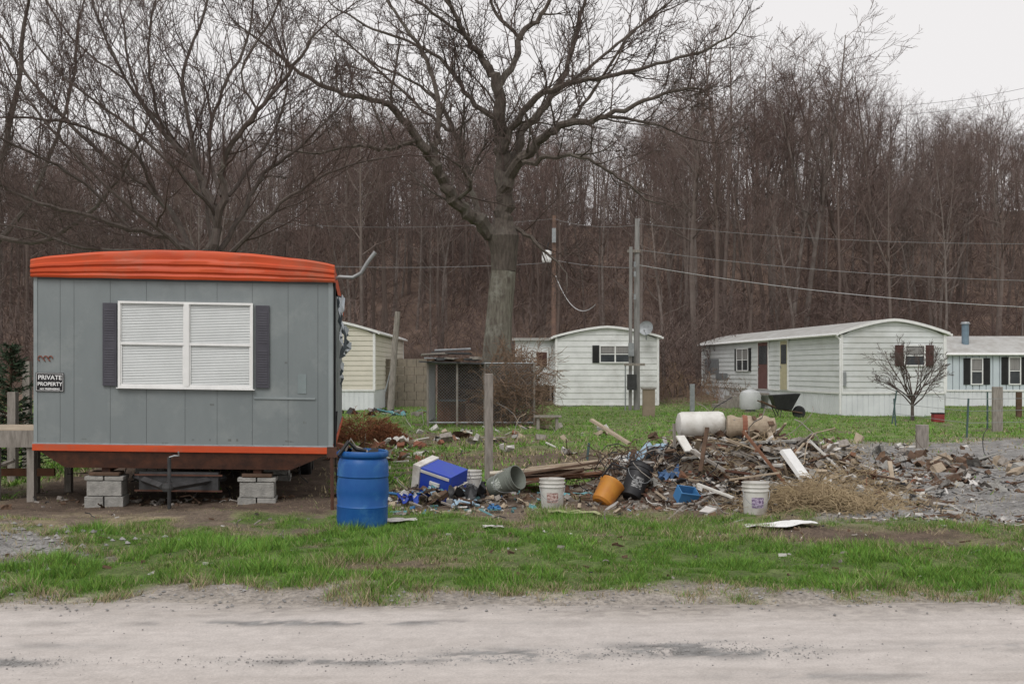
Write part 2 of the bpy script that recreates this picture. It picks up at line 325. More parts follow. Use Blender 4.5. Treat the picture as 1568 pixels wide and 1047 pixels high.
# main oak
r=random.Random(3);mb=MB();D0=35
tp=((756,672),(757,645),(758,610),(759,575),(761,545),(763,510),(765,480),(768,445),(771,415),(772,390),(770,362),(770,335));tw=(44,33,27,23.5,22.5,21.5,20.5,19.5,19.5,20.5,25,14)
mb.tube([(X(a,D0),D0,Z(b,D0)) for a,b in tp[:9]],[v/F*D0*r.uniform(.97,1.03) for v in tw[:9]],barklow,18)
mb.tube([(X(a,D0),D0,Z(b,D0)) for a,b in tp[8:]],[v/F*D0 for v in tw[8:]],bark,18)
kw=dict(d0=D0,m=bark,mt=twig,rng=r,kids=(7,5),klen=2.1,side=2.6)
for pts in (
 [(770,350,23,0),(772,300,20,0),(768,240,17,.2),(764,190,16,.2),(762,130,13,0),(738,88,8,0),(712,55,6,-.5),(690,10,5,-1),(660,-50,3,-1)],
 [(762,135,9,0),(785,100,8,.3),(800,55,7,.6),(835,15,5,1),(860,-40,3,1)],
 [(762,362,22,0),(728,335,16,-.5),(700,308,14,-.8),(680,280,13,-1),(664,248,12,-1.2),(640,212,10,-1.5),(610,175,8,-1.8),(570,155,6,-2),(515,140,5,-2.4),(450,105,4,-2.6),(415,75,3,-3)],
 [(664,250,8,-1.2),(672,200,7,-1),(668,140,6,-.5),(650,85,5,0),(620,40,4,.5),(585,-10,3,1)],
 [(735,338,9,0),(718,275,7,.8),(695,200,6,1.2),(655,140,4,2),(600,110,3,2.5)],
 [(772,300,16,0),(790,252,13,-.6),(825,217,11,-1),(870,190,8,-1.4),(930,178,6,-1.6),(1000,150,4,-2),(1060,135,3,-2)],
 [(773,270,13,.3),(800,205,11,.8),(842,150,8,1.2),(870,100,6,1.5),(885,40,5,1.8),(905,-30,3,2)],
 [(768,235,9,0),(800,172,8,-.5),(860,130,6,-1),(930,118,5,-1.3),(1005,98,4,-1.5),(1085,75,3,-1.5)],
 [(764,185,8,0),(720,150,6,.5),(690,105,5,1),(640,70,4,1.5),(560,40,3,2)],
 [(800,250,7,-1),(850,238,5,-1.5),(900,243,4,-2),(945,272,3,-2)],
 [(785,345,6,0),(812,362,5,-.3),(842,392,3,-.5)],
 [(640,212,6,-1.5),(590,230,5,-2),(540,222,4,-2.5),(490,235,3,-3)],
 [(870,190,5,-1.4),(900,150,4,-1),(960,60,3,-1),(1010,20,2,-1)],
 [(800,60,5,.6),(760,20,4,1),(740,-40,3,1)],
 [(842,150,5,1.2),(920,90,4,1.5),(980,40,3,2),(1030,0,2,2)],
 [(700,308,5,-.8),(720,285,4,-1.5),(705,255,3,-2)],
 [(712,55,4,-.5),(650,10,3,-1),(600,-30,2,-1)],
 [(690,200,5,1.2),(650,170,4,2),(560,90,3,3),(500,40,2,3)],
 [(930,178,4,-1.6),(1000,190,3,-1.8),(1050,210,2,-2)]):
    limb(mb,pts,**kw)
mb.obj('bare_oak_tree',smooth=False,pivot=(X(757,D0),D0,0))
# left spreading tree
r=random.Random(11);mb=MB();D1=26.5
mb.tube([(X(a,D1),D1,Z(b,D1)) for a,b in ((305,685),(306,600),(310,500),(318,430),(322,395))],[v/F*D1 for v in (30,24,20,17,15)],barkl,12)
kw=dict(d0=D1,m=barkl,mt=twig,rng=r,kids=(8,6),klen=2.2,side=2.7,up=.13,rmin=.0058,rs=.52,kr=.024)
for pts in (
 [(320,410,15,0),(328,330,12,0),(305,265,10,.3),(250,205,8,.6),(190,120,5,1),(150,30,4,1.3),(130,-60,3,1.5)],
 [(322,410,14,0),(340,300,11,-.3),(350,230,8,-.6),(395,170,6,-1),(440,115,5,-1.3),(485,50,3,-1.5)],
 [(318,420,13,0),(275,370,10,-.4),(200,350,8,-.8),(110,325,6,-1.2),(30,300,5,-1.5),(-50,250,3,-2)],
 [(310,410,12,0),(240,300,8,.4),(160,240,6,.8),(70,150,5,1),(10,70,4,1.2),(-40,-20,3,1.5)],
 [(325,410,10,0),(370,330,7,.5),(405,265,6,.8),(460,225,5,1),(520,165,3,1.4)],
 [(326,415,9,0),(390,350,6,-.6),(460,290,4,-1),(530,255,3,-1.4),(600,240,2,-1.6)],
 [(305,265,7,.3),(290,190,6,.3),(280,110,5,.5),(310,30,4,.8),(330,-50,3,1)],
 [(340,300,7,-.3),(320,220,6,.6),(340,140,5,1),(380,60,4,1.4),(390,-30,3,1.8)],
 [(240,300,6,.4),(200,230,5,-.4),(110,190,4,-1),(20,180,3,-1.5)],
 [(200,350,6,-.8),(130,280,5,-1),(60,240,4,-1.4),(-30,200,3,-2)],
 [(190,120,4,1),(120,70,3,1.5),(70,0,3,2),(50,-50,2,2)],
 [(250,205,5,.6),(230,120,4,.2),(230,40,3,0),(250,-40,2,0)],
 [(395,170,4,-1),(370,110,3,-1.2),(420,20,3,-1.6),(440,-40,2,-2)],
 [(315,420,9,.3),(220,385,7,1),(130,380,5,1.5),(40,350,4,2),(-40,340,3,2)],
 [(330,330,6,0),(270,260,5,-1),(180,180,4,-1.6),(100,120,3,-2),(50,60,2,-2)],
 [(350,300,6,.5),(420,200,4,1.5),(440,120,3,2),(420,40,2,2)],
 [(300,400,7,-.5),(180,300,5,-1.5),(80,200,4,-2),(20,120,3,-2.2)],
 [(322,380,7,.6),(300,260,5,1.6),(210,140,4,2),(190,40,3,2.2)]):
    limb(mb,pts,**kw)
mb.obj('bare_maple_tree',pivot=(X(305,D1),D1,0))
r=random.Random(21);mb=MB();D2=33
kw=dict(d0=D2,m=barkl,mt=twig,rng=r,kids=(7,5),klen=2.4,side=1.8,up=.14,rmin=.007,rs=.6,kr=.028)
for pts in ([(-40,600,16,0),(-35,450,14,0),(-20,330,11,0),(10,220,8,0),(30,100,6,0),(50,-30,3,0)],
 [(-30,400,9,0),(30,330,7,.5),(80,230,5,1),(110,130,4,1),(120,30,3,1.5)],
 [(-25,360,8,0),(60,370,6,-.5),(130,330,5,-1),(190,260,4,-1)]):
    limb(mb,pts,**kw)
mb.obj('bare_maple_tree',pivot=(X(-40,D2),D2,0))
# small ornamental tree
r=random.Random(5);mb=MB();D3=37.5
base=Vector((X(1397,D3),D3,g1(X(1397,D3),D3)))
mb.tube([tuple(base+Vector((0,0,z))) for z in (-.05,.3,.8)],[.07,.055,.05],barkl,8)
for i in range(13):
    a=i*2.4;grow(mb,base+Vector((0,0,.45+.03*i)),Vector((math.cos(a),math.sin(a)*.8,.75+.5*r.random())),1.55*r.uniform(.8,1.2),.03,3,r,(5,5,4),barkl,twig,.06,.12,(.35,.8),.006,.5)
mb.obj('small_bare_tree')
# ------------------------------------------------------------ forest
fempty=empty('distant_forest',(0,95,0))
var=[]
for k in range(9):
    r=random.Random(100+k);mb=MB();Ht=18
    def stem(p0,h0,h1,r0,lean,n=9):
        pts=[];p=Vector(p0);d=Vector((lean[0],lean[1],1)).normalized()
        for i in range(n+1):
            pts.append(tuple(p));d=(d+Vector((r.gauss(0,.035),r.gauss(0,.035),.05))).normalized();p=p+d*(h1-h0)/n
        rad=[r0*(1-.90*i/n)+.008 for i in range(n+1)];mb.tube(pts,rad,fbark,6,False);return pts,rad
    stems=[]
    a,ra=stem((0,0,-.4),-.4,Ht,.15,(r.gauss(0,.03),r.gauss(0,.03)));stems.append((a,ra,(.30,.38,.5,.45)[k%4],24))
    if k%3==0:
        i=r.choice((3,4,5));th=r.uniform(0,6.28);b_,rb=stem(a[i],a[i][2],Ht*.93,ra[i]*.75,(.3*math.cos(th),.3*math.sin(th)),7);stems.append((b_,rb,.25,16))
    for pts,rad,t0,nb in stems:
        n=len(pts)-1
        for j in range(nb):
            t=t0+(.99-t0)*((j+r.random())/nb)**.85;f=t*n;i=min(n-1,int(f));q=Vector(pts[i]).lerp(Vector(pts[i+1]),f-i);a_=r.uniform(0,6.283)
            grow(mb,q,Vector((math.cos(a_),math.sin(a_),r.uniform(.5,1.7))),r.uniform(1.6,4.6)*(1.1-.6*abs(t-.6)),min(.045,rad[i]*.45),2,r,(5,4),fbark,ftwig,.07,.15,(.35,.9),.011,.5)
    o=mb.obj('forest_tree_%d'%k,pivot=(0,0,0));var.append(o.data);bpy.data.objects.remove(o)
brush=[]
for k in range(5):
    r=random.Random(200+k);mb=MB()
    for j in range(10):
        b=Vector((r.uniform(-2.0,2.0),r.uniform(-1.5,1.5),-.1))
        grow(mb,b,Vector((r.gauss(0,.35),r.gauss(0,.35),1)),r.uniform(1.5,5.5),.024,2,r,(6,4),ftwig,ftwig,.05,.15,(.4,1.1),.012,.45)
    o=mb.obj('forest_brush_%d'%k,pivot=(0,0,0));brush.append(o.data);bpy.data.objects.remove(o)
r=random.Random(77);cnt=0
def place(me,x,y,s,sz,tilt=.03):
    global cnt
    o=bpy.data.objects.new('forest_tree',me) if me in var else bpy.data.objects.new('forest_brush',me)
    S.collection.objects.link(o);o.location=(x,y,g1(x,y));o.rotation_euler=(r.gauss(0,tilt),r.gauss(0,tilt),r.uniform(0,6.283));o.scale=(s,s,sz)
    o.parent=fempty;o.matrix_parent_inverse=Matrix.Translation(-fempty.location);cnt+=1
for i in range(880):
    u=r.random();y=60+85*u**.8;x=r.uniform(-1,1)*(.47*y+8);px=784+F*x/y
    fy=(y-60)/85
    ht=14.5*(1-.28*fy)
    if 1060<px<1350: ht=(19.5 if y<82 else 14)
    elif px>=1350: ht=13.0*(1-.28*fy)
    elif px<450: ht=13.0*(1-.28*fy)
    s=ht*r.choice((r.uniform(.55,1.0),r.uniform(.8,1.1),r.uniform(.8,1.1)))/18;place(r.choice(var),x,y,s*r.uniform(.9,1.3),s)
for i in range(620):
    y=57+83*r.random()**.9;x=r.uniform(-1,1)*(.47*y+8);s=r.uniform(.5,1.2);place(r.choice(brush),x,y,s*1.4,s,.08)
# ------------------------------------------------------------ mobile homes (background)
def home(name,E0,ex,w,L,z0,ze,zp,sidem,skz,wins_end=(),wins_side=(),sx=None,lap=.2,mirror=False,vertical=False,roofover=.15,trim=None):
    ex=Vector((ex[0],ex[1],0)).normalized();ey=Vector((-ex.y,ex.x,0))
    if mirror: ey=-ey
    M=Matrix(((ex.x,ey.x,0,E0[0]),(ex.y,ey.y,0,E0[1]),(0,0,1,0),(0,0,0,1)))
    root=empty(name,(*(Vector((E0[0],E0[1],0))+ex*w/2+ey*L/2)[:2],0))
    trim=trim or whiteclean
    def roofz(u): return ze+(zp-ze)*(1-(abs(u-w/2)/(w/2))**1.5)
    W=MB(M)
    W.box(.03,w-.03,.03,L-.03,skz,ze-.01,sidem)
    n=14
    for yy in (.02,L-.02):
        V=[(u*w/n,yy,ze-.02) for u in range(n+1)]+[(u*w/n,yy,roofz(u*w/n)-.02) for u in range(n+1)]
        W.add(V,[(u,u+1,n+2+u,n+1+u) for u in range(n)],sidem)
    if not vertical:
        z=skz
        while z<zp-.02:
            z1=min(z+lap,zp);b=.028;a=.006
            def half(zz):
                if zz<=ze: return 0,w
                t=min(1,max(0,(zp-zz)/(zp-ze)));hw=w/2*(t**(1/1.5));return w/2-hw,w/2+hw
            q0,q1=half(z);p0,p1=half(z1)
            for yy,s in ((0,-1),(L,1)):
                W.add([(q0,yy+s*b,z),(q1,yy+s*b,z),(p1,yy+s*a,z1),(p0,yy+s*a,z1),(q0,yy,z),(q1,yy,z)],[(0,1,2,3),(4,5,1,0)],sidem)
            if z1<=ze+.01:
                for xx,s in ((0,-1),(w,1)):
                    W.add([(xx+s*b,0,z),(xx+s*b,L,z),(xx+s*a,L,z1),(xx+s*a,0,z1),(xx,0,z),(xx,L,z)],[(0,1,2,3),(4,5,1,0)],sidem)
            z=z1
    else:
        k=int(L/.3)
        for i in range(k):
            for xx,s in ((0,-1),(w,1)):
                y0=i*.3;W.box(min(xx,xx+s*.03),max(xx,xx+s*.03),y0+.02,y0+.28,skz,ze,sidem)
        W.box(-.01,w+.01,-.012,0.02,skz,ze,sidem)
    for xx,s in ((0,-1),(w,1)):
        for yy in (0,L): W.box(xx-.05,xx+.05,yy-.05,yy+.05,skz,ze,trim)
    W.obj('walls',root)
    K=MB(M)
    K.box(.012,w-.012,.012,L-.012,z0-.15,skz-.005,skirt)
    for i in range(int(w/.2)): K.box(i*.2+.01,i*.2+.18,-.005,.011,z0-.15,skz-.01,skirt)
    for i in range(int(L/.2)):
        K.box(-.005,.011,i*.2+.01,i*.2+.18,z0-.15,skz-.01,skirt)
        K.box(w-.011,w+.005,i*.2+.01,i*.2+.18,z0-.15,skz-.01,skirt)
    K.box(-.035,w+.035,-.045,-.034,skz-.04,skz+.03,trim);K.box(-.046,-.036,0,L,skz-.04,skz+.03,trim)
    K.obj('skirting',root)
    R=MB(M);n=16;o=roofover
    top=[[(-o+(w+2*o)*i/n,yy,ze+.03+(zp-ze)*(1-(abs(i/n-.5)*2)**1.5)+.06) for i in range(n+1)] for yy in (-o,L+o)]
    bot=[[(a,b,c-.10) for a,b,c in row] for row in top]
    R.grid(top,roofm);R.grid(bot,trim)
    for q in (0,1): R.grid([top[q],bot[q]],trim)
    R.grid([[top[0][0],top[1][0]],[bot[0][0],bot[1][0]]],trim);R.grid([[top[0][-1],top[1][-1]],[bot[0][-1],bot[1][-1]]],trim)
    R.tube([(-o-.05,-o,ze),(-o-.05,L+o,ze)],.05,trim,6);R.tube([(w+o+.05,-o,ze),(w+o+.05,L+o,ze)],.05,trim,6)
    R.obj('roof',root)
    def opening(P,face,a,b,z0_,z1_,kind,shut):
        def B(u0,u1,o0,o1,zz0,zz1,m):
            if face=='end': P.box(u0,u1,-o1,-o0,zz0,zz1,m)
            else: P.box(-o1,-o0,u0,u1,zz0,zz1,m)
        if kind=='win':
            B(a,b,.03,.05,z0_,z1_,dkglass);c=.05
            for q in ((a-c,a),(b,b+c)): B(*q,.02,.08,z0_-c,z1_+c,trim)
            B(a,b,.02,.08,z0_-c,z0_,trim);B(a,b,.02,.08,z1_,z1_+c,trim)
            zm=(z0_+z1_)/2;B(a,b,.03,.066,zm-.02,zm+.02,trim)
            if b-a>.75: B((a+b)/2-.03,(a+b)/2+.03,.03,.07,z0_,z1_,trim)
            B(a+.02,b-.02,.051,.056,zm+.05,z1_-.02,mat('curtain',(.30,.29,.28),(.18,.17,.17),9,.9,stretch=(6,6,.2)))
        else:
            B(a,b,.03,.07,z0_,z1_,kind);c=.05
            B(a-c,a,.02,.08,z0_,z1_+c,trim);B(b,b+c,.02,.08,z0_,z1_+c,trim);B(a,b,.02,.08,z1_,z1_+c,trim)
            B(a+.1,b-.1,.071,.078,z0_+1.05,z1_-.15,dkglass if kind!=whiteclean else trim)
            B(b-.14,b-.09,.071,.12,z0_+.9,z0_+.97,steel)
        if shut:
            g=.07
            for q in ((a-g-.3,a-g),(b+g,b+g+.3)):
                B(*q,.03,.06,z0_-.04,z1_+.04,shut)
                nn=int((z1_-z0_)/.08)
                for i in range(nn): B(q[0]+.04,q[1]-.04,.061,.07,z0_+i*.08,z0_+i*.08+.045,shut)
    if wins_end or wins_side:
        P=MB(M)
        for q in wins_end: opening(P,'end',*q)
        for q in wins_side: opening(P,'side',*q)
        P.obj('windows_and_doors',root)
    return root,M
shb=mat('black_shutter',(.02,.02,.022),(.03,.03,.03));shr=mat('brown_shutter',(.10,.05,.045),(.07,.035,.03));redd=mat('maroon_door',(.16,.08,.075),(.11,.055,.05))
E0=(11.75,40.6);ey=(-.0995,.995)
def side_u(E0,ey,px):
    k=(px-784)/F;return (E0[0]-k*E0[1])/(k*ey[1]-ey[0])
su=lambda px:side_u(E0,ey,px)
su2=lambda a,b:(min(su(a),su(b)),max(su(a),su(b)))
rt,RM=home('white_mobile_home',E0,(.995,.0995),3.85,18.6,0,2.93,3.42,sid,.85,
 wins_end=[(2.35,3.05,1.85,2.52,'win',shr)],
 wins_side=[(*su2(1130,1147),1.65,2.6,'win',shb),(*su2(1163,1178),.86,2.85,redd,None),(*su2(1197,1208),.86,2.85,mat('cream_door',(.5,.45,.3),(.42,.38,.26)),None)])
q=MB(RM);q.tube([(-.2,.02,2.9),(-.06,-.06,2.75),(-.06,-.06,.1)],.04,whiteclean,6);q.box(.05,.15,-.09,-.04,1.1,1.6,steel)
q.box(-.045,-.038,15.5,18,1.5,2.2,steel);q.box(-.045,-.038,14,16,1.2,1.5,steel)
q.box(-1.3,-.05,su(1178)-.1,su(1163)+.2,.6,.68,woodg)
for k in range(3): q.box(-1.3-.28*(k+1),-1.3-.28*k,su(1178),su(1163),.0,.55-.18*k,woodg)
q.obj('downspout_patches_and_steps',rt)
rc_,CM=home('white_mobile_home',(X(852,51),51),(1,0),4.55,13,0,3.1,3.55,white,.12,
 wins_end=[(1.98,3.28,2.02,2.72,'win',shb)],lap=.26)
A2=MB();x0,x1=X(789,54),X(851,54)
A2.box(x0,x1,54,60,.9,3.05,sid);A2.box(x0,x1-.02,54.3,60,.0,.9,blackm)
for i in range(8): A2.box(x0+.0,x1,53.975,53.998,.92+i*.27,1.16+i*.27,sid)
A2.box(x0-.15,x1,53.8,60,3.05,3.17,roofm);A2.box(x0+1.0,x0+1.5,53.93,53.97,1.85,2.5,shr);A2.box(x0+.94,x0+1.56,53.95,53.972,1.79,2.56,whiteclean)
A2.box(x0+.05,x0+.15,53.9,54,0,.9,woodg);A2.box(x1-.3,x1-.2,53.9,54,0,.9,woodg)
A2.obj('addition',rc_)
q=MB();c=Vector((X(990,50.5),50.5,Z(503,50.5)))
T=Matrix.Translation(c)@Euler((math.radians(75),0,math.radians(-25))).to_matrix().to_4x4()
q.lathe([(.001,0),(.12,.01),(.22,.035),(.31,.08),(.33,.1),(.31,.085),(.22,.045),(.001,.015)],steel,T,20,False,False)
q.tube([tuple(c+Vector((0,.05,0))),tuple(c+Vector((0,.1,-.3))),tuple(c+Vector((0,.1,-.5)))],.03,steel,6)
q.tube([tuple(c+Vector((0,-.02,-.28))),tuple(c+Vector((-.15,-.4,-.12)))],.012,steel,4);q.cbox(tuple(c+Vector((-.15,-.42,-.1))),(.07,.1,.07),steel)
q.obj('satellite_dish',smooth=True)
home('cream_mobile_home',(X(573,46)-4.2,46),(1,0),4.2,12,0,3.15,3.65,cream,.85,wins_end=[(.9,1.8,1.7,2.6,'win',None)],lap=.2,trim=whiteclean)
fr_,FM=home('pale_blue_mobile_home',(X(1448,51),51),(0,1),4.5,15,0,2.35,3.15,mat('pale_blue_siding',(.54,.60,.64),(.48,.54,.58),1.5,.6),.75,
 wins_side=[(1.15,1.6,1.05,2.15,'win',shb),(2.85,3.3,1.05,2.2,'win',shb),(3.9,4.6,.76,2.2,mat('dark_door',(.03,.04,.05)),None)],mirror=True,vertical=True)
q=MB();xx=X(1478,51.8);q.tube([(xx,51.8,2.5),(xx,51.8,3.75)],.16,mat('flue_blue',(.20,.28,.34),(.15,.2,.25),5,.5,metal=.3),12);q.tube([(xx,51.8,3.75),(xx,51.8,3.85)],[.22,.16],steel,12);q.obj('chimney_flue',fr_)
q=MB();
for i in range(6):
    for j in range(6):
        o=.2*(j%2);q.box(X(576,50)+i*.42+o*.5,X(576,50)+i*.42+.405+o*.5,50,50.2,j*.36,j*.36+.35,mat('tan_block',(.27,.23,.185),(.19,.165,.135),5,.95,.3))
q.obj('block_wall')
# ------------------------------------------------------------ grey trailer
M=Matrix(((1,-.135,0,-5.772),(.042,.991,0,13.75),(-.0154,0,1,.0275),(0,0,0,1)))
U=lambda px:(px-53)/455*3.575
ZZ=lambda py:1.7-(py-565)/F*13.83
grey=mat('grey_panel_paint',(.208,.232,.236),(.176,.199,.204),1.4,.6,bump=.06,bscale=5,c3=(.24,.262,.262),s3=1.1,stretch=(1,1,.4))
greyd=mat('groove',(.11,.122,.126),(.09,.10,.105))
orange=mat('orange_paint',(.56,.085,.025),(.46,.06,.02),2.5,.5,bump=.05,stretch=(.6,1,3),c3=(.38,.11,.06),s3=1.4)
LT=9.3
root=empty('grey_mobile_home',(-4.6,18,0))
zb,zt=ZZ(687),ZZ(428);w=3.575
W=MB(M);W.box(.012,w-.012,.006,LT,zb,zt+.12,greyd)
seams=[53,92,113,168,223,282,331,385,440,486,508]
for i in range(len(seams)-1):
    W.box(U(seams[i])+.002,U(seams[i+1])-.002,0,.0055,zb+.002,zt,grey)
for i in range(int(LT/.4)):
    for xx in (0,w-.011): W.box(xx,xx+.011,i*.4+.015,i*.4+.41,zb+.002,zt,grey)
gt=mat('grey_trim',(.27,.30,.305),(.22,.25,.255),3,.6)
W.box(-.008,.035,-.008,-.001,zb,zt,gt);W.box(w-.045,w+.008,-.008,-.001,zb,zt,gt);W.box(w+.001,w+.008,-.001,.045,zb,zt,gt)
W.box(U(388),U(482),-.014,-.001,ZZ(609),ZZ(606),gt);W.box(U(455),U(468),-.006,-.001,ZZ(600),ZZ(570),mat('patch_grey',(.23,.27,.275)))
W.box(.04,w-.05,-.009,-.001,zt-.03,zt-.002,greyd)
stn=mat('panel_stain',(.14,.15,.145),(.19,.215,.22),6,.8)
r=random.Random(4)
for i in range(60):
    u=U(r.choice(seams[1:-1]))+r.choice((-.012,.012));z=r.uniform(zb,zt);W.box(u-.003,u+.003,-.003,0,z,z+.006,steel)
for i in range(26):
    u=r.uniform(.1,w-.2);z=r.choice((zb+.03,zb+.05,zb+.1,r.uniform(zb,zt)));W.box(u,u+r.uniform(.01,.06),-.0012,-.0002,z,z+r.uniform(.004,.03),stn)
W.obj('walls',root)
Fm=MB(M);n=40;rows=[]
prof=[(0,.0),(0,.055),(.10,.07),(.16,.055),(.20,.055),(.26,.075),(.36,.075),(.42,.058),(.46,.058),(.52,.08),(.62,.08),(.68,.062),(.74,.062),(.9,.07),(1,.05),(1.02,.0)]
def ztop(t): return ZZ(402)+ (ZZ(384)-ZZ(402))*math.sin(math.pi*min(1,max(0,t)))**.75
for t,o in prof:
    row=[]
    for i in range(n+1):
        u=i/n;z0_=zt-.005;z1_=ztop(u);row.append((-.03+(w+.06)*u,-o-.002+.005*math.sin(i*1.7)+.003*math.sin(i*.6+t*7),z0_+(z1_-z0_)*t+.002*math.sin(i*.9)))
    rows.append(row)
Fm.grid(rows,orange)
for uu,s in ((-.03,1),(w+.03,-1)):
    Fm.grid([[(uu,-.06,zt),(uu,LT,zt)],[(uu,-.06,ztop(0)),(uu,LT,ztop(0))]],orange)
rf=[[(-.03+(w+.06)*i/n,yy,ztop(i/n)+.004) for i in range(n+1)] for yy in (-.05,2,4,6,8,LT+.05)]
Fm.grid(rf,mat('roof_orange_coat',(.40,.10,.06),(.30,.12,.09),3,.7))
Fm.obj('roof_and_fascia',root,smooth=True)
B=MB(M);B.box(-.02,w+.02,-.03,-.003,ZZ(692)-.0,ZZ(682),orange);B.box(w+.003,w+.02,0,LT,ZZ(692),ZZ(682),orange);B.box(-.02,w+.02,-.022,-.003,ZZ(680),ZZ(682)-.001,steel)
B.obj('bottom_trim',root,bevel=.004)
C=MB(M)
z1=ZZ(692)-.002;z2=ZZ(718)
C.add([(.05,-.01,z1),(w-.05,-.01,z1),(w-.5,.06,z2),(.35,.06,z2),(.05,LT,z1),(w-.05,LT,z1),(w-.5,LT,z2),(.35,LT,z2)],[(0,1,2,3),(3,2,6,7),(0,3,7,4),(1,5,6,2),(0,4,5,1)],rust)
for xx in (.83,2.66): C.box(xx-.05,xx+.05,.1,LT,z2-.05,z2-.002,rust)
for yy in (2.5,5,7.5): C.box(.4,3.1,yy,yy+.1,z2-.12,z2-.003,rust)
r=random.Random(31)
for i in range(14):
    u=r.uniform(.3,w-.3);yy=r.uniform(.4,3);C.tube([(u,yy,z2),(u+r.gauss(0,.1),yy,z2-r.uniform(.1,.4)),(u+r.gauss(0,.15),yy,z2-r.uniform(.1,.3))],.006,blackm,4)
C.obj('chassis',root)
Hh=MB(M)
for a,b in (((1.15,.25),(1.62,-.55)),((2.25,.25),(1.72,-.55))):
    Hh.tube([(a[0],a[1],z2-.12),(b[0],b[1],z2-.16)],.045,dksteel,4)
Hh.box(1.25,2.2,-.02,.15,z2-.26,z2-.04,dksteel);Hh.box(1.2,2.25,-.04,-.021,z2-.08,z2-.06,rust);Hh.box(1.2,2.25,-.04,-.021,z2-.27,z2-.25,rust)
Hh.tube([(1.69,-.5,.02),(1.69,-.5,z2+.18)],.022,dksteel,8);Hh.tube([(1.69,-.5,z2-.1),(1.69,-.5,.3)],.034,dksteel,8)
Hh.tube([(1.69,-.5,z2+.18),(1.75,-.5,z2+.2),(1.8,-.5,z2+.2),(1.8,-.52,z2+.25)],.01,steel,5)
Hh.box(1.6,1.78,-.6,-.42,0,.03,rust);Hh.lathe([(.001,0),(.05,0),(.06,.04),(.05,.09),(.001,.1)],dksteel,Matrix.Translation((1.69,-.66,z2-.2)),12)
Hh.obj('tow_hitch',root)
P=MB(M)
def pier(u,yy,h):
    k=0;z=-.04
    while z<h-.05:
        e=min(.19,h-z)
        if k%2==0:
            P.box(u-.23,u-.008,yy,yy+.4,z,z+e-.008,conc);P.box(u+.008,u+.23,yy+.01,yy+.4,z,z+e-.008,conc)
        else: P.box(u-.22+.015*k,u+.20+.01*k,yy+.012,yy+.39,z,z+e-.008,conc)
        z+=.19;k+=1
    P.box(u-.18,u+.18,yy+.02,yy+.35,h,z2-.052,woodd)
for yy in (-.03,3,6,8.6):
    pier(.83,yy,z2-.09);pier(2.66,yy+.02,z2-.09)
P.obj('block_piers',root,bevel=.006)
V=MB(M)
for yy in (4.6,5.5):
    for xx in (.5,2.95):
        T=Matrix.Translation((xx,yy,.34))@Matrix.Rotation(math.pi/2,4,'Y');V.lathe([(.15,0),(.33,.01),(.35,.05),(.35,.15),(.33,.19),(.15,.2)],blackm,T,20)
V.obj('wheels',root)
shg=mat('slate_shutter',(.072,.070,.085),(.055,.053,.066),5,.6)
G=MB(M);a,b=U(184),U(383);z0_,z1_=ZZ(591),ZZ(466)
G.box(a,b,-.01,-.003,z0_,z1_,mat('blind_back',(.42,.44,.45),(.38,.40,.41)))
slat=mat('blind_slat',(.72,.74,.73),(.64,.66,.65),2,.4)
ns=52
for i in range(ns):
    z=z0_+(z1_-z0_)*(i+.5)/ns;t=.0012*math.sin(i*2.3);G.add([(a,-.011,z+.006+t),(b,-.011,z+.006-t),(b,-.019,z-.006-t),(a,-.019,z-.006+t)],[(0,1,2,3)],slat)
f=.026
def fb(u0,u1,q0,q1,o=.045): G.box(u0,u1,-o,-.003,q0,q1,whiteclean)
fb(a-f,a,z0_-f,z1_+f);fb(b,b+f,z0_-f,z1_+f);fb(a,b,z0_-f,z0_);fb(a,b,z1_,z1_+f)
mid=U(285);fb(mid-.03,mid+.03,z0_,z1_,.05);zm=ZZ(527)
fb(a,mid-.03,zm-.014,zm+.014,.04);fb(mid+.03,b,zm-.014,zm+.014,.04)
for u0,u1 in ((a,mid-.03),(mid+.03,b)):
    fb(u0,u0+.018,z0_,zm-.014,.032);fb(u1-.018,u1,z0_,zm-.014,.032);fb(u0+.018,u1-.018,z0_,z0_+.018,.032);fb(u0,u0+.012,zm+.014,z1_,.028);fb(u1-.012,u1,zm+.014,z1_,.028)
G.box(a-f-.02,b+f+.02,-.055,-.003,z0_-f-.012,z0_-f-.001,whiteclean)
for c in (U(159)-.015,U(386.5)+.03):
    G.box(c,c+.165,-.028,-.003,ZZ(592),ZZ(466),shg)
    for zz0,zz1 in ((ZZ(590)+.03,zm-.03),(zm+.03,ZZ(466)-.04)):
        k=int((zz1-zz0)/.03)
        for i in range(k): G.add([(c+.02,-.03,zz0+i*.03+.022),(c+.145,-.03,zz0+i*.03+.022),(c+.145,-.033,zz0+i*.03),(c+.02,-.033,zz0+i*.03)],[(0,1,2,3)],shg)
G.obj('window_and_shutters',root)
N_=MB(M);zc=ZZ(552);rn=mat('rust_number',(.24,.08,.05),(.16,.06,.045))
for c in (.07,.135,.195):
    t=np.linspace(0,4.6,9);N_.tube([(c+.024*math.cos(q),-.012,zc+.03*math.sin(q)) for q in t],.007,rn,5)
N_.obj('house_numbers',root)
r=random.Random(9);Q=MB(M)
tarp=mat('torn_sheet',(.62,.66,.70),(.50,.55,.62),4,.6)
for (yy,zz,sx_,sz_,nn) in ((1.0,2.2,.10,.5,4),(1.6,2.25,.12,.5,5),(2.6,1.95,.16,.45,4),(4.2,2.1,.2,.3,5),(3.4,1.6,.08,.25,4)):
    g=[[(w+.03+r.random()*sx_*(1-j/5)+.02*j*sx_*10*r.random(),yy+i*.12,zz+j*sz_/5-.06*i*r.random()) for j in range(6)] for i in range(nn)]
    Q.grid(g,tarp)
Q.tube([(w+.02,.3,1.1),(w+.05,.4,1.2),(w+.03,.35,.7),(w+.05,.45,.3)],.010,blackm,5)
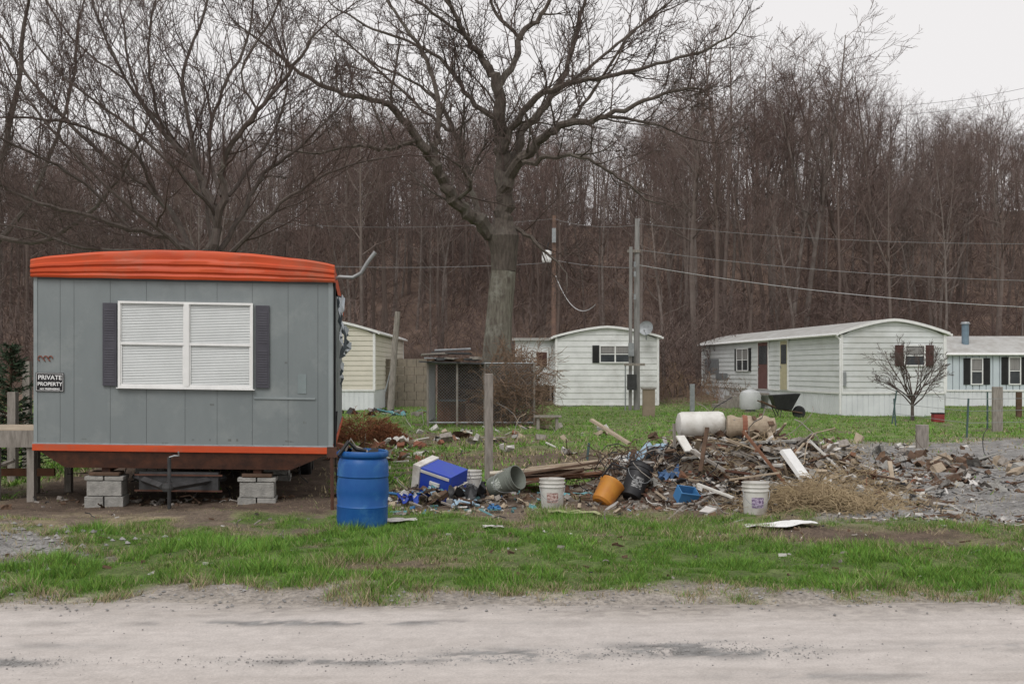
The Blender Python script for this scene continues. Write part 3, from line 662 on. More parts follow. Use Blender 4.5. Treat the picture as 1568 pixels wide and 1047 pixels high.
Q.tube([(w+.03,.1,zt),(w+.03,.12,.75)],.014,blackm,5)
Q.obj('torn_siding',root,smooth=True)
Q=MB();d=14.6
Q.tube([(X(a,d),d,Z(b_,d)) for a,b_ in ((506,430),(520,424),(540,425),(553,418),(562,403),(570,392),(575,386))],[.022,.024,.024,.024,.025,.024,.028],mat('vent_pipe',(.30,.32,.32),(.2,.2,.2),5,.5,metal=.3),8)
Q.obj('bent_vent_pipe',root,smooth=True)
sg=empty('private_property_sign',tuple((M@Vector((U(76),-.03,ZZ(588))))[:3]))
q=MB(M);q.box(U(55.5),U(98),-.017,-.011,ZZ(602),ZZ(573.5),mat('sign_black',(.012,.012,.014),(.02,.02,.02),5,.35));
wt=mat('sign_white',(.8,.8,.8),(.75,.75,.75),5,.5)
sx0,sx1,sz0,sz1=U(56.5),U(97),ZZ(601),ZZ(574.5)
for bx in ((sx0,sx1,sz0,sz0+.004),(sx0,sx1,sz1-.004,sz1),(sx0,sx0+.004,sz0+.004,sz1-.004),(sx1-.004,sx1,sz0+.004,sz1-.004)): q.box(bx[0],bx[1],-.019,-.0172,bx[2],bx[3],wt)
q.obj('panel',sg)
for body,u,z,sz in (('PRIVATE',U(77),ZZ(584),.076),('PROPERTY',U(77),ZZ(593.3),.062),('NO TRESPASSING',U(77),ZZ(599.5),.030)):
    c=bpy.data.curves.new('lettering','FONT');c.body=body;c.size=sz;c.align_x='CENTER';c.extrude=.0015;c.offset=.001
    o=bpy.data.objects.new('lettering_'+body.split()[0].lower(),c);S.collection.objects.link(o);c.materials.append(wt)
    p=M@Vector((u,-.0195,z));o.matrix_world=Matrix.Translation(p)@Matrix.Rotation(.042,4,'Z')@Matrix.Rotation(.0154,4,'Y')@Matrix.Rotation(math.pi/2,4,'X')
    o.parent=sg;o.matrix_parent_inverse=Matrix.Translation(-sg.location)
# ------------------------------------------------------------ deck left, evergreen, posts
q=MB()
for i in range(9): q.box(-9.5,-6.0,14.3+i*.15,14.44+i*.15,.90,.94,woodb)
q.box(-9.5,-6.0,14.27,14.3,.72,.93,woodg)
for xx in (-9,-7.6,-6.55,-6.1): q.box(xx,xx+.09,14.3,14.39,-.05,.9,woodg);q.box(xx,xx+.09,15.5,15.59,-.05,.9,woodg)
q.tube([(-7.5,14.35,.1),(-6.3,14.4,.55)],.03,woodg,4);q.box(-9,-6,14.9,14.95,.3,.4,woodr)
q.obj('wooden_deck')
q=MB();
for px,pt_,d in ((42,553,19),(20,600,17)): q.box(X(px,d)-.06,X(px,d)+.06,d-.06,d+.06,-.1,Z(pt_,d),woodg)
for z in (.5,.9): q.box(-12,X(42,19),18.94,18.97,z,z+.09,woodg)
q.obj('wooden_fence')
def conifer(name,x,y,h,wd,seed):
    r=random.Random(seed);ndl=mat('needles',(.05,.085,.045),(.028,.052,.03),6,.8);mb=MB();z0=g1(x,y)
    mb.tube([(x,y,z0-.05),(x,y,z0+h)],[.07,.01],woodd,6)
    for i in range(170):
        t=r.random();z=z0+.1+t*(h-.12);L=wd*(1-t)**.8*r.uniform(.6,1.1)+.08;a=r.uniform(0,6.28)
        d=Vector((math.cos(a),math.sin(a),.15+.35*t)).normalized();p=Vector((x,y,z));mb.seg(p,p+d*L,.012,.004,woodd)
        for k in range(int(30*L/.6)+8):
            q=p+d*L*(.2+.8*r.random());nd=(d+Vector((r.gauss(0,.7),r.gauss(0,.7),r.gauss(0,.5)))).normalized()*r.uniform(.06,.13);s=Vector((r.gauss(0,1),r.gauss(0,1),r.gauss(0,1))).normalized()*.014
            mb.add([q-s,q+s,q+nd],[(0,1,2)],ndl)
    mb.obj(name)
conifer('spruce_tree',X(16,18),18,2.1,.62,1);conifer('spruce_tree',X(-30,22),22,2.6,.9,2)
q=MB();q.tube([(X(509,13.6),13.6,-.05),(X(508,13.6),13.6,Z(690,13.6))],.022,rust,6);q.box(X(501,13.6),X(516,13.6),13.58,13.6,Z(700,13.6),Z(684,13.6),rust);q.obj('rusty_steel_post')
# ------------------------------------------------------------ blue barrel
bx,by=X(549.5,11.85),11.85+.25;bz=g1(bx,by)-.01
br=empty('blue_plastic_barrel',(bx,by,bz))
q=MB();R0=.27
pr=[(.22,0),(.245,.012),(.262,.05),(R0,.12),(R0,.24),(R0+.004,.255),(R0-.006,.27),(R0+.006,.40),(R0+.006,.46),(R0-.006,.56),(R0+.004,.575),(R0,.60),(R0-.003,.70),(R0-.02,.75),(R0-.035,.765),(R0-.012,.775),(R0-.004,.79),(R0-.004,.825),(R0-.015,.84),(R0-.03,.835),(R0-.035,.78),(R0-.04,.5)]
T=Matrix.Translation((bx,by,bz))@Euler((.01,.02,0)).to_matrix().to_4x4();q.lathe([(a,b*1.0) for a,b in pr],bluep,T,40,True,False)
for i in range(40):
    a=i*2*math.pi/40
    if i%2: q.cbox((bx+.263*math.cos(a),by+.263*math.sin(a),bz+.81),(.008,.02,.03),bluep,(0,0,a))
q.obj('drum',br,smooth=True)
q=MB();q.lathe([(.001,.72),(.22,.70)],blackm,T,20,False,False)
r=random.Random(2)
g=[[(bx-.2+.075*i,by-.1+.07*j,bz+.80+.05*math.sin(i*1.1+j)+.03*r.random()) for i in range(6)] for j in range(4)];q.grid(g,blackm)
q.tube([(bx-.22,by-.2,bz+.8),(bx-.12,by-.18,bz+.94),(bx-.05,by-.12,bz+.86),(bx+.06,by-.1,bz+.84)],.022,blackm,6)
q.tube([(bx-.16,by-.1,bz+.82),(bx-.10,by-.14,bz+.97),(bx-.02,by-.1,bz+.84)],.010,woodg,6)
q.cbox((bx-.02,by-.05,bz+.83),(.16,.1,.06),woodg,(.3,.4,.2));q.obj('trash_inside',br,smooth=True)
def bucket(name,px,py,T=None,lab=(.22,.05,.06),h=.36,col=None):
    d=D(py);x=X(px,d);y=d+.12;z=g1(x,y)-.005;root=empty(name,(x,y,z));m=col or whited
    T=T or Matrix.Identity(4);T=Matrix.Translation((x,y,z))@T
    q=MB();q.lathe([(.128,0),(.132,.01),(.145,h*.72),(.158,h*.73),(.158,h*.76),(.147,h*.77),(.148,h*.85),(.16,h*.86),(.16,h*.88),(.149,h*.89),(.15,h*.97),(.158,h),(.146,h),(.142,h*.9),(.125,.02)],m,T,30,True,False)
    q.lathe([(.124,h*.55),(.001,h*.5)],woodd,T,20,False,False);q.obj('pail',root,smooth=True)
    L=MB();lm=mat('label_%s'%px,lab,tuple(min(.6,c*1.5+.28) for c in lab),30,.6,lo=.46,hi=.56,stretch=(1,1,2))
    V=[[(rr*math.sin(a),-rr*math.cos(a),zz) for a in np.linspace(-.5,.5,8)] for rr,zz in ((.1375,h*.22),(.1448,h*.55))];L.grid(V,lm,T);L.obj('label',root)
    W=MB();pts=[(.152*math.cos(a),-.05-.12*math.sin(a),h*.75-.17*math.sin(a)) for a in np.linspace(0,math.pi,12)]
    Tn=np.array(T);P_=np.array(pts)@Tn[:3,:3].T+Tn[:3,3];W.tube(P_,.0035,steel,5);W.obj('handle',root);return root
bucket('white_plastic_bucket',846,782,lab=(.25,.13,.11));bucket('white_plastic_bucket',1160,794,lab=(.14,.09,.18))
bucket('white_plastic_bucket',719,766,h=.34,lab=(.3,.3,.3))
gg=mat('grey_green_plastic',(.20,.22,.19),(.15,.16,.14),6,.5)
bucket('grey_plastic_bucket',742,772,Matrix.Translation((.1,0,.17))@Euler((0,math.radians(68),math.radians(-35))).to_matrix().to_4x4(),col=gg,h=.42,lab=(.18,.2,.17))
bucket('black_plastic_bucket',966,780,Matrix.Translation((.02,.15,.10))@Euler((math.radians(-25),math.radians(24),0)).to_matrix().to_4x4(),col=blackm,h=.44,lab=(.02,.02,.02))
d=14.6;cx=X(672,d);root=empty('blue_cooler',(cx,d,0));q=MB()
T=Matrix.Translation((cx,d,.30))@Euler((math.radians(12),math.radians(14),math.radians(-28))).to_matrix().to_4x4()
q.box(-.16,.30,-.2,.2,-.2,.16,blueb,T);q.box(-.27,-.161,-.22,.22,-.22,.18,whited,T);q.box(-.16,.28,-.21,-.201,.1,.14,whited,T);q.box(.0,.15,-.225,-.2,-.02,.03,whited,T)
q.obj('body',root,bevel=.02)
q=MB();q.box(-.29,-.271,-.17,.17,-.17,.13,whited,T);q.tube([tuple(T@Vector(p)) for p in ((.31,-.12,0),(.36,-.12,.02),(.36,.12,.02),(.31,.12,0))],.012,whited,6);q.obj('lid_and_handle',root,bevel=.005)
# ------------------------------------------------------------ debris scatter
DM=[whiteclean,white,woodb,woodg,woodd,woodr,blackm,blueb,rust,conc,mat('brick',(.28,.11,.07),(.2,.09,.06),8,.9),mat('tan_insulation',(.40,.33,.25),(.29,.23,.17),12,.95,.4),mat('teal_cloth',(.10,.28,.30),(.18,.33,.36),6,.9),mat('lightblue_cloth',(.34,.46,.55),(.24,.33,.42),6,.9),mat('drywall',(.60,.58,.55),(.44,.42,.40),6,.9,.2)]
leaf=mat('brown_litter',(.16,.10,.065),(.10,.065,.045),7,.95)
def debris(q,cx,cy,sx,sy,n,hf,seed,ms,smin=.03,smax=.22,flat=.3,gauss=True):
    r=random.Random(seed)
    for i in range(n):
        x=cx+(r.gauss(0,sx*.5) if gauss else r.uniform(-sx,sx));y=cy+(r.gauss(0,sy*.5) if gauss else r.uniform(-sy,sy));z=hf(x,y);m=r.choice(ms);k=r.random();s=smin+(smax-smin)*r.random()**2.2
        rot=(r.gauss(0,.5),r.gauss(0,.5),r.uniform(0,6.28))
        if k<.38:
            T=Matrix.Translation((x,y,z+s*.15))@Euler(rot).to_matrix().to_4x4();a,b,c=s*r.uniform(.4,1),s*r.uniform(.3,.8),s*r.uniform(.1,.5)
            V=[(sx_*a/2*r.uniform(.6,1.1),sy_*b/2*r.uniform(.6,1.1),sz_*c/2*r.uniform(.6,1.1)) for sz_ in(-1,1) for sx_,sy_ in((-1,-1),(1,-1),(1,1),(-1,1))]
            q.add(V,[(0,3,2,1),(4,5,6,7),(0,1,5,4),(1,2,6,5),(2,3,7,6),(3,0,4,7)],m,T)
        elif k<.60:
            L=s*r.uniform(1.6,3.6);q.cbox((x,y,z+.015),(L,s*.2,.012+.018*r.random()),m if m not in(blackm,) else woodg,(rot[0]*.5,rot[1]*.45,rot[2]))
        elif k<.88:
            T=Matrix.Translation((x,y,z+.02))@Euler((rot[0]*.8,rot[1]*.8,rot[2])).to_matrix().to_4x4();a=s*1.1;n_=4
            g=[[((i_/n_-.5)*a*r.uniform(.8,1.2),(j/n_-.5)*a*.8*r.uniform(.8,1.2),r.gauss(0,a*.1)) for i_ in range(n_+1)] for j in range(n_+1)];q.grid(g,m,T)
        else:
            p=Vector((x,y,z+.02));pts=[p.copy()]
            dd=Vector((r.gauss(0,1),r.gauss(0,1),.2)).normalized()
            for j in range(6): dd=(dd+Vector((r.gauss(0,.5),r.gauss(0,.5),r.gauss(0,.3)))).normalized();p=p+dd*s*.6;pts.append(p.copy())
            q.tube([tuple(a) for a in pts],.004+.005*r.random(),r.choice((m,blackm,woodg)),4)
PC=[(3.0,15.1,1.05,1.0,.8),(3.7,14.7,.72,.9,.75),(2.2,14.9,.60,.8,.7),(1.55,15.2,.42,.6,.6),(4.5,14.4,.36,.75,.6),(2.8,14.1,.32,1.1,.55)]
def pile(x,y):
    h=0
    for a,b,hh_,s,t in PC: h=h+hh_*np.exp(-(((x-a)/s)**2+((y-b)/t)**2))*.53
    n=fbm(np.asarray(x)*3,np.asarray(y)*3,4,51)-.5;n2=fbm(np.asarray(x)*9,np.asarray(y)*9,3,52)-.5
    return gz(x,y)+h*(1+.6*n)+np.clip(h,0,.3)*n2*.5-.03
p1=lambda x,y:float(pile(np.array([x]),np.array([y]))[0])
q=MB();gxs=np.linspace(.2,6.2,130);gys=np.linspace(12.6,17,100);XX,YY=np.meshgrid(gxs,gys);q.grid(np.stack([XX,YY,pile(XX,YY)],-1),mat('rubble_soil',(.16,.125,.098),(.085,.065,.052),9,.95,.8,c3=(.25,.215,.17),s3=3))
debris(q,3.0,14.5,2.1,1.2,580,p1,1,[DM[14],DM[14],woodb,woodg,woodg,woodg,woodd,woodr,DM[9],DM[9],DM[11],woodd,rust,leaf,whited,blackm,woodd],.04,.25)
debris(q,2.9,14.2,2.6,1.6,3000,p1,2,[DM[14],woodg,woodg,woodd,leaf,leaf,DM[9],DM[10],DM[11],woodd,woodd,rust],.012,.07)
debris(q,3.8,14.1,1.0,.7,210,p1,3,[whited,DM[14],whited,DM[9],woodg,woodb],.05,.26)
debris(q,2.6,13.4,2.6,.6,240,p1,4,[DM[14],woodd,woodg,leaf,DM[13],DM[11],whited],.02,.10)
r=random.Random(61)
for i in range(70):
    x=r.gauss(3.1,.9);y=r.gauss(14.5,.35);z=p1(x,y);L=r.uniform(.25,.75);q.cbox((x,y,z+.05),(L,r.uniform(.02,.07),.018),r.choice((woodb,woodg,woodg,DM[14],woodd,DM[11])),(r.gauss(0,.3),r.gauss(0,.45),r.uniform(0,6.28)))
q.obj('rubble_pile')
q=MB();T=Matrix.Translation((X(1036,14.9),14.9,Z(650,14.9)))@Euler((0,math.radians(89),math.radians(4))).to_matrix().to_4x4()
q.lathe([(.001,0),(.09,.005),(.15,.03),(.165,.07),(.165,.3),(.17,.31),(.165,.32),(.165,.56),(.15,.61),(.09,.64),(.001,.645)],whited,T,28,False,False)
q.lathe([(.03,.0),(.03,.03),(.001,.03)],steel,T@Matrix.Translation((.08,.05,.63)),10);q.obj('white_water_tank',smooth=True)
# insulation roll resting on the crest
rx_,ry_=X(1112,14.75),14.75;zc_=max(p1(rx_+.3,ry_),p1(rx_,ry_),p1(rx_+.6,ry_))+.09
zc_=max(zc_,Z(652,14.75))
q=MB();r=random.Random(3);T=Matrix.Translation((rx_,ry_,zc_))@Euler((0,math.radians(91),math.radians(-6))).to_matrix().to_4x4()
q.lathe([(.03,0)]+[(.125+.018*math.sin(i*1.3)+.010*r.random(),.01+i*.043) for i in range(15)]+[(.03,.64)],DM[11],T,22);q.lathe([(.14,.2),(.152,.22),(.14,.27)],DM[10],T,18,False,False)
for i in range(14):
    a=r.uniform(0,6.28);p=T@Vector((.13*math.cos(a),.13*math.sin(a),r.uniform(.05,.6)));q.cbox(tuple(p),(.09,.06,.012),r.choice((DM[11],leaf,woodb)),(r.gauss(0,.6),r.gauss(0,.6),r.uniform(0,3)))
q.obj('insulation_roll',smooth=False)
q=MB()
for (a,b,c,e,wd,th,m,dd) in ((906,643,962,678,.13,.03,woodb,15.8),(1043,668,1053,690,.12,.02,whited,14.3),(1205,690,1232,735,.2,.05,whiteclean,13.9),(1232,735,1298,752,.12,.03,whited,13.8),(1178,655,1190,700,.06,.03,woodb,14.5),(1262,745,1225,728,.1,.02,DM[11],13.8),(1192,672,1265,705,.05,.03,woodg,14.4),(1060,690,1110,720,.06,.03,woodg,14.1),(1085,655,1070,720,.05,.02,woodd,14.1),(1140,660,1200,740,.05,.03,woodr,13.9),(1120,735,1190,722,.07,.02,DM[11],13.8),(1240,672,1300,735,.07,.02,whited,14.3),(1290,700,1345,722,.08,.02,DM[14],14.6),(1070,742,1120,760,.08,.02,whited,13.5)):
    p=Vector((X(a,dd),dd+.1,Z(b,dd)));s=Vector((X(c,dd),dd-.12,Z(e,dd)));v=s-p;R=v.to_track_quat('X','Z').to_matrix().to_4x4();q.box(0,v.length,-wd/2,wd/2,-th/2,th/2,m,Matrix.Translation(p)@R)
q.obj('broken_boards')
q=MB();r=random.Random(8)
for i in range(90):
    p=Vector((X(985,15),14.6,.36))+Vector((r.gauss(0,.34),r.gauss(0,.2),r.gauss(0,.13)));a=r.uniform(.08,.3);t0=r.uniform(0,6.28);ax=Euler((r.uniform(-1.5,1.5),r.uniform(-1,1),0))
    pts=[]
    for t in np.linspace(0,r.uniform(2,6),9): v=Vector((a*math.cos(t+t0),a*math.sin(t+t0),.04*t));v.rotate(ax);w_=p+v;w_.z=max(w_.z,p1(w_.x,w_.y)+.01);pts.append(tuple(w_))
    q.tube(pts,.006,r.choice((blackm,woodd,woodd,woodg)),4,False)
q.obj('wire_tangle')
q=MB();yel=mat('orange_yellow_plastic',(.48,.21,.03),(.40,.14,.025),4,.5,c3=(.28,.14,.06),s3=5)
T=Matrix.Translation((X(930,14.1),14.0,.2))@Euler((math.radians(-20),math.radians(40),math.radians(15))).to_matrix().to_4x4()
q.lathe([(.10,-.2),(.13,-.17),(.15,.08),(.165,.1),(.165,.12),(.14,.12),(.11,-.15)],yel,T,24,True,False);q.tube([tuple(T@Vector((-.16,0,.1))),tuple(T@Vector((-.2,-.15,.25))),tuple(T@Vector((0,-.2,.3)))],.015,blackm,6);q.obj('orange_plastic_tub',smooth=True)
q=MB();cx,cy=X(1053,13.6),13.7;T=Matrix.Translation((cx,cy,p1(cx,cy)+.08))@Euler((.5,.15,.3)).to_matrix().to_4x4();lb=mat('sky_blue_plastic',(.06,.20,.42),(.05,.17,.36),5,.5)
for bx_ in ((-.12,.12,-.09,-.08,-.08,.08),(-.12,.12,.08,.09,-.08,.08),(-.12,-.11,-.08,.08,-.08,.08),(.11,.12,-.08,.08,-.08,.08),(-.11,.11,-.08,.08,-.08,-.07),(-.13,.13,-.1,-.09,.07,.085)): q.box(*bx_,lb,T)
q.obj('blue_plastic_bin')
def cloth(name,px,py,d,sx,sy,m,seed,amp=.05,zf=None):
    r=random.Random(seed);cx,cy=X(px,d),d;n=12;g=[]
    for j in range(n):
        row=[]
        for i in range(n):
            x=cx+(i/(n-1)-.5)*sx+r.gauss(0,.012);y=cy+(j/(n-1)-.5)*sy+r.gauss(0,.012);z=(zf or g1)(x,y)+.03+amp*(.5+.5*math.sin(i*.9+seed)*math.cos(j*.8+seed*2))+r.random()*amp*.2;row.append((x,y,z))
        g.append(row)
    q=MB();q.grid(g,m);q.obj(name,smooth=True)
cloth('light_blue_cloth',990,668,15.0,.5,.4,DM[13],3,.14,p1);cloth('blue_cloth',1025,712,14.3,.26,.22,mat('denim',(.06,.12,.24),(.1,.17,.3),6,.9),5,.1,p1)
cloth('white_flat_cardboard',1193,816,12.0,.75,.35,whiteclean,6,.02);cloth('white_flat_sheet',612,806,12.4,.35,.3,DM[14],7,.015)
cloth('black_plastic_bag',715,775,14.2,.45,.4,blackm,8,.2);cloth('teal_cloth',880,768,14.6,.4,.2,DM[12],9,.03);cloth('light_blue_cloth',757,790,13.2,.15,.12,lb,10,.05);cloth('blue_cloth',625,770,14.0,.25,.2,blueb,11,.12)
cloth('yellow_green_sheet',880,792,13.0,.6,.2,mat('yellowgreen_sheet',(.36,.36,.20),(.28,.28,.16)),12,.04);cloth('white_plastic_sheet',608,680,25,.5,.3,whited,13,.15)
cloth('white_flat_sheet',755,817,11.8,.2,.12,DM[14],14,.01)
q=MB();jh=lambda x,y:g1(x,y)+.18*math.exp(-(((x+1.0)/.55)**2+((y-14.4)/.5)**2))
debris(q,-1.0,14.3,.9,.7,240,jh,31,[whited,DM[12],woodd,blackm,woodb,DM[13],woodd,lb,woodg,leaf,blackm],.03,.2)
debris(q,.8,14.4,1.1,.8,140,g1,32,[DM[12],woodd,woodb,leaf,woodg,leaf],.03,.18);debris(q,-.6,13.5,1.2,.5,90,g1,33,[whited,woodb,DM[12],woodg,leaf],.02,.10)
q.obj('junk_heap')
q=MB();r=random.Random(6)
for i in range(17):
    a=752+r.uniform(-12,60);b=905+r.uniform(-20,50);d1=15.6+r.uniform(-.6,.6);z=.05+.016*i
    m=r.choice((woodr,woodd,woodr,woodb,woodd));p=Vector((X(a,d1),d1+.2,z));s=Vector((X(b,d1),d1-.1,z+.06+r.uniform(0,.22)));v=s-p;R=v.to_track_quat('X','Z').to_matrix().to_4x4();q.box(0,v.length,-.06,.06,-.015,.015,m,Matrix.Translation(p)@R)
q.tube([(X(750,15.8),15.8,.25),(X(905,15.8),15.9,.34)],.03,mat('pale_pipe',(.6,.55,.46),(.5,.45,.38)),8)
q.obj('lumber_stack')
q=MB();d=16.7;q.box(X(742,d),X(755,d),d-.06,d+.06,-.1,Z(572,d),woodg);q.obj('wooden_post',bevel=.01)
q=MB();r=random.Random(12)
def hay(cx,cy,sx,sy,n,h):
    for i in range(n):
        x=r.gauss(cx,sx);y=r.gauss(cy,sy);z=p1(x,y)+h*r.random()*math.exp(-((x-cx)/sx)**2*.5);a=r.uniform(0,6.28);L=r.uniform(.08,.28);e=r.gauss(0,.35);d_=Vector((math.cos(a),math.sin(a),e)).normalized();p=Vector((x,y,z))
        m_=p+d_*L*.5+Vector((0,0,.03));q.seg(p,m_,.003,.003,straw);q.seg(m_,m_+(d_+Vector((0,0,-.4))).normalized()*L*.5,.003,.0015,straw)
hay(X(1240,13.6),13.3,.42,.2,3200,.26);hay(X(1310,14),13.8,.4,.3,900,.12);hay(X(1160,13.3),14.4,.5,.3,400,.1)
q.obj('straw_heap')
q=MB();
mm=[woodg,woodb,whited,DM[14],woodd,DM[9]]
debris(q,X(660,27),26,3,5,90,g1,41,mm+[woodr],.05,.45);debris(q,5.8,17.5,1.6,1.4,220,g1,42,[woodg,woodd,leaf,DM[10],woodd,woodb,DM[14]],.03,.22);debris(q,X(1470,20),20,2.2,2.0,230,g1,43,[woodg,woodd,DM[11],leaf,DM[9],woodd,woodg],.04,.42)
debris(q,X(1270,23),24,2.5,2.5,110,g1,44,mm,.04,.4);debris(q,X(800,30),30,4,4,60,g1,45,mm,.05,.35);debris(q,0,11,5,2.0,320,g1,46,[DM[14],woodg,leaf,leaf,woodd],.008,.045,gauss=False)
debris(q,X(610,44),42,2,2,60,g1,47,[DM[12],whited,woodd,blackm,woodg],.08,.5)
debris(q,-4.3,14.2,1.6,.5,140,g1,48,[leaf,woodd,woodg],.02,.12)
debris(q,5.0,12.6,1.2,.5,160,g1,49,[leaf,woodd,DM[11],DM[14]],.015,.09)
debris(q,X(590,22),22,1.0,3,90,g1,50,[woodr,woodr,woodd,whited,woodb,DM[10]],.05,.35)
debris(q,X(1500,16),16,1.5,1.5,110,g1,51,[woodg,woodd,leaf,DM[9],DM[14]],.03,.25)
q.obj('scattered_debris')
q=MB();r=random.Random(55);stm=mat('gravel_stone',(.34,.33,.32),(.17,.165,.16),3,.9)
def stones(n,fx,fy,s0,s1):
    for i in range(n):
        x=fx();y=fy();s=s0+(s1-s0)*r.random()**3;z=(g1(x,y) if y>8.2 else .0)+s*.2;a=r.uniform(0,3)
        ca,sa=math.cos(a)*s,math.sin(a)*s;V=[(x+ca,y+sa,z),(x-sa*.7,y+ca*.7,z),(x-ca*.8,y-sa*.8,z),(x+sa*.8,y-ca*.8,z),(x+.2*ca,y,z+s*.6),(x,y,z-s*.5)]
        q.add(V,[(0,1,4),(1,2,4),(2,3,4),(3,0,4),(1,0,5),(2,1,5),(3,2,5),(0,3,5)],stm)
stones(1800,lambda:r.gauss(-5.5,.8),lambda:r.gauss(10.4,.75),.01,.05)
stones(3200,lambda:r.uniform(3.9,9.5),lambda:r.uniform(12.3,22),.012,.05)
stones(900,lambda:r.uniform(-4.5,4.5),lambda:r.gauss(8.35,.18),.006,.022)
stones(650,lambda:r.gauss(0,.35),lambda:r.gauss(6.75,.10),.004,.012);stones(800,lambda:r.gauss(1.15,.42),lambda:r.gauss(6.9,.12),.004,.012)
stones(300,lambda:r.gauss(-3,.3),lambda:r.gauss(6.6,.06),.004,.011);stones(300,lambda:r.gauss(-1,.6),lambda:r.gauss(6.62,.06),.004,.011)
stones(500,lambda:r.uniform(-4,4),lambda:r.uniform(6,8.2),.003,.009)
q.obj('gravel')
# ------------------------------------------------------------ kennel
root=empty('chain_link_kennel',(X(735,33),34,0));d=33;x0,x1=X(655,d),X(818,d)
q=MB();ht=Z(556,d)
for a,b in [(x0,d),(X(700,d),d),(X(742,d),d),(x1,d),(x0,d+3),(x1,d+3)]: q.tube([(a,b,-.1),(a,b,ht)],.035,woodg,6)
for z in (ht,.15): q.tube([(x0,d,z),(x1,d,z)],.022,steel,6);q.tube([(x0,d,z),(x0,d+3,z)],.025,steel,6);q.tube([(x1,d,z),(x1,d+3,z)],.025,steel,6);q.tube([(x0,d+3,z),(x1,d+3,z)],.025,steel,6)
q.obj('frame',root)
q=MB();
def mesh_panel(ax,ay,bx_,by_,z0,z1,st=.09):
    L=math.hypot(bx_-ax,by_-ay);Hh_=z1-z0;n=int((L+Hh_)/st)
    for i in range(n):
        t=i*st
        a0=max(0,t-Hh_);z_a=t-a0;b0=min(L,t);z_b=t-b0
        for fl in (0,1):
            u0,u1=(a0,b0) if not fl else (L-a0,L-b0)
            q.seg((ax+(bx_-ax)*u0/L,ay+(by_-ay)*u0/L,z0+z_a),(ax+(bx_-ax)*u1/L,ay+(by_-ay)*u1/L,z0+z_b),.003,.003,steel)
mesh_panel(x0,d,x1,d,.1,ht);mesh_panel(x0,d,x0,d+3,.1,ht);mesh_panel(x1,d,x1,d+3,.1,ht);q.obj('wire_mesh',root)
q=MB();dk=mat('dark_sheet',(.05,.05,.055),(.09,.09,.09),5,.7)
T=Matrix.Translation((x0,d,ht))@Euler((0,.03,0)).to_matrix().to_4x4()
q.box(-.25,1.65,-.2,3,.02,.06,dk,T);q.box(-.1,1.4,-.15,2.5,.13,.17,steel,T);q.box(-.15,.6,-.1,2,.24,.29,woodg,Matrix.Translation((x0,d,ht))@Euler((0,-.05,.1)).to_matrix().to_4x4());q.box(.1,1.2,-.05,2,.30,.34,dk,T);q.box(.1,.9,0,1,.07,.12,woodd,T);q.tube([(x0+.2,d,ht+.37),(X(720,d),d+.3,ht+.42)],.035,steel,6)
for k in range(6): q.cbox((x0+.1+.26*k,d-.1,ht+.10+.02*(k%3)),(.22,.3,.05+.03*(k%2)),(woodd,dk,woodg)[k%3],(0,.1*(k%3-1),.2*k))
q.box(x0+.1,X(735,d),d+2.8,d+2.9,0,ht,woodd);q.box(x0+.2,x0+1.2,d+1,d+2,0,.75,woodr);q.box(X(712,d),X(742,d),d+.3,d+1.4,0,.7,woodd);q.box(x0+.3,x0+1.1,d+.3,d+.9,.75,.8,dk)
q.obj('sheet_roof_and_clutter',root)
vine=mat('dead_vine',(.24,.165,.115),(.15,.10,.07),5,.95)
q=MB();r=random.Random(14)
for i in range(800):
    b=Vector((X(r.uniform(738,828),d),d+r.uniform(-.4,3),r.choice((0,ht*.9,ht*.6,ht))*r.uniform(.4,1.1)))
    grow(q,b,Vector((r.gauss(0,.8),r.gauss(0,.5),r.uniform(-.2,.8))),r.uniform(.5,1.1),.012,1,r,(5,),vine,vine,-.06,.3,(.4,1),.008,.5)
q.obj('dead_vine_bush')
q=MB();r=random.Random(15);rb=mat('rust_needles',(.24,.09,.04),(.12,.055,.03),6,.95);cx,cy=X(550,26),26
for i in range(1100):
    a=r.uniform(0,6.28);rr=r.random()**.5;p=Vector((cx+rr*.95*math.cos(a),cy+rr*.6*math.sin(a),.66*(1-rr*rr)*r.random()));grow(q,p,Vector((math.cos(a),math.sin(a),r.uniform(-.1,.5))),.3,.007,1,r,(4,),rb,rb,-.02,.2,(.4,1),.006,.5)
q.obj('brush_pile')
q=MB();r=random.Random(16)
for i in range(500):
    x=r.uniform(-9,26);y=r.uniform(50,57);b=Vector((x,y,g1(x,y)))
    if 19<x or (1.5<x<7): b.y+=5;b.z=g1(b.x,b.y)
    grow(q,b,Vector((r.gauss(0,.4),r.gauss(0,.3),1)),r.uniform(.5,1.8),.012,2,r,(4,3),vine,vine,0,.2,(.4,1),.01,.45)
q.obj('woodland_undergrowth')
# ------------------------------------------------------------ poles, wires
def pole(name,px,pt,d,rad,m):
    root=empty(name,(X(px,d),d,0));q=MB();x=X(px,d);q.tube([(x,d,-.2),(x,d,Z(pt,d)*.5),(x+.02,d,Z(pt,d))],[rad*1.15,rad,rad*.8],m,10);q.obj('pole',root);return root,x,Z(pt,d)
p_,x_,t_=pole('utility_pole',975,335,46.5,.12,mat('pole_grey',(.30,.29,.28),(.20,.195,.19),4,.9,.3,stretch=(4,4,.4)))
q=MB();q.tube([(X(965,46.3),46.3,0),(X(966,46.3),46.3,Z(378,46.3))],.07,_M['pole_grey'],8);q.box(X(960,46.2),X(974,46.2),46,46.2,Z(597,46),Z(573,46),dksteel);q.box(X(962,46.2),X(970,46.2),46,46.2,Z(545,46),Z(525,46),steel)
q.box(X(962,46),X(982,46),46.35,46.45,Z(385,46),Z(381,46),woodg)
for z in (400,415,450): q.tube([(X(972,46.2),46.2,Z(z,46)),(X(972,46.2),46.2,Z(z+8,46))],.05,steel,6)
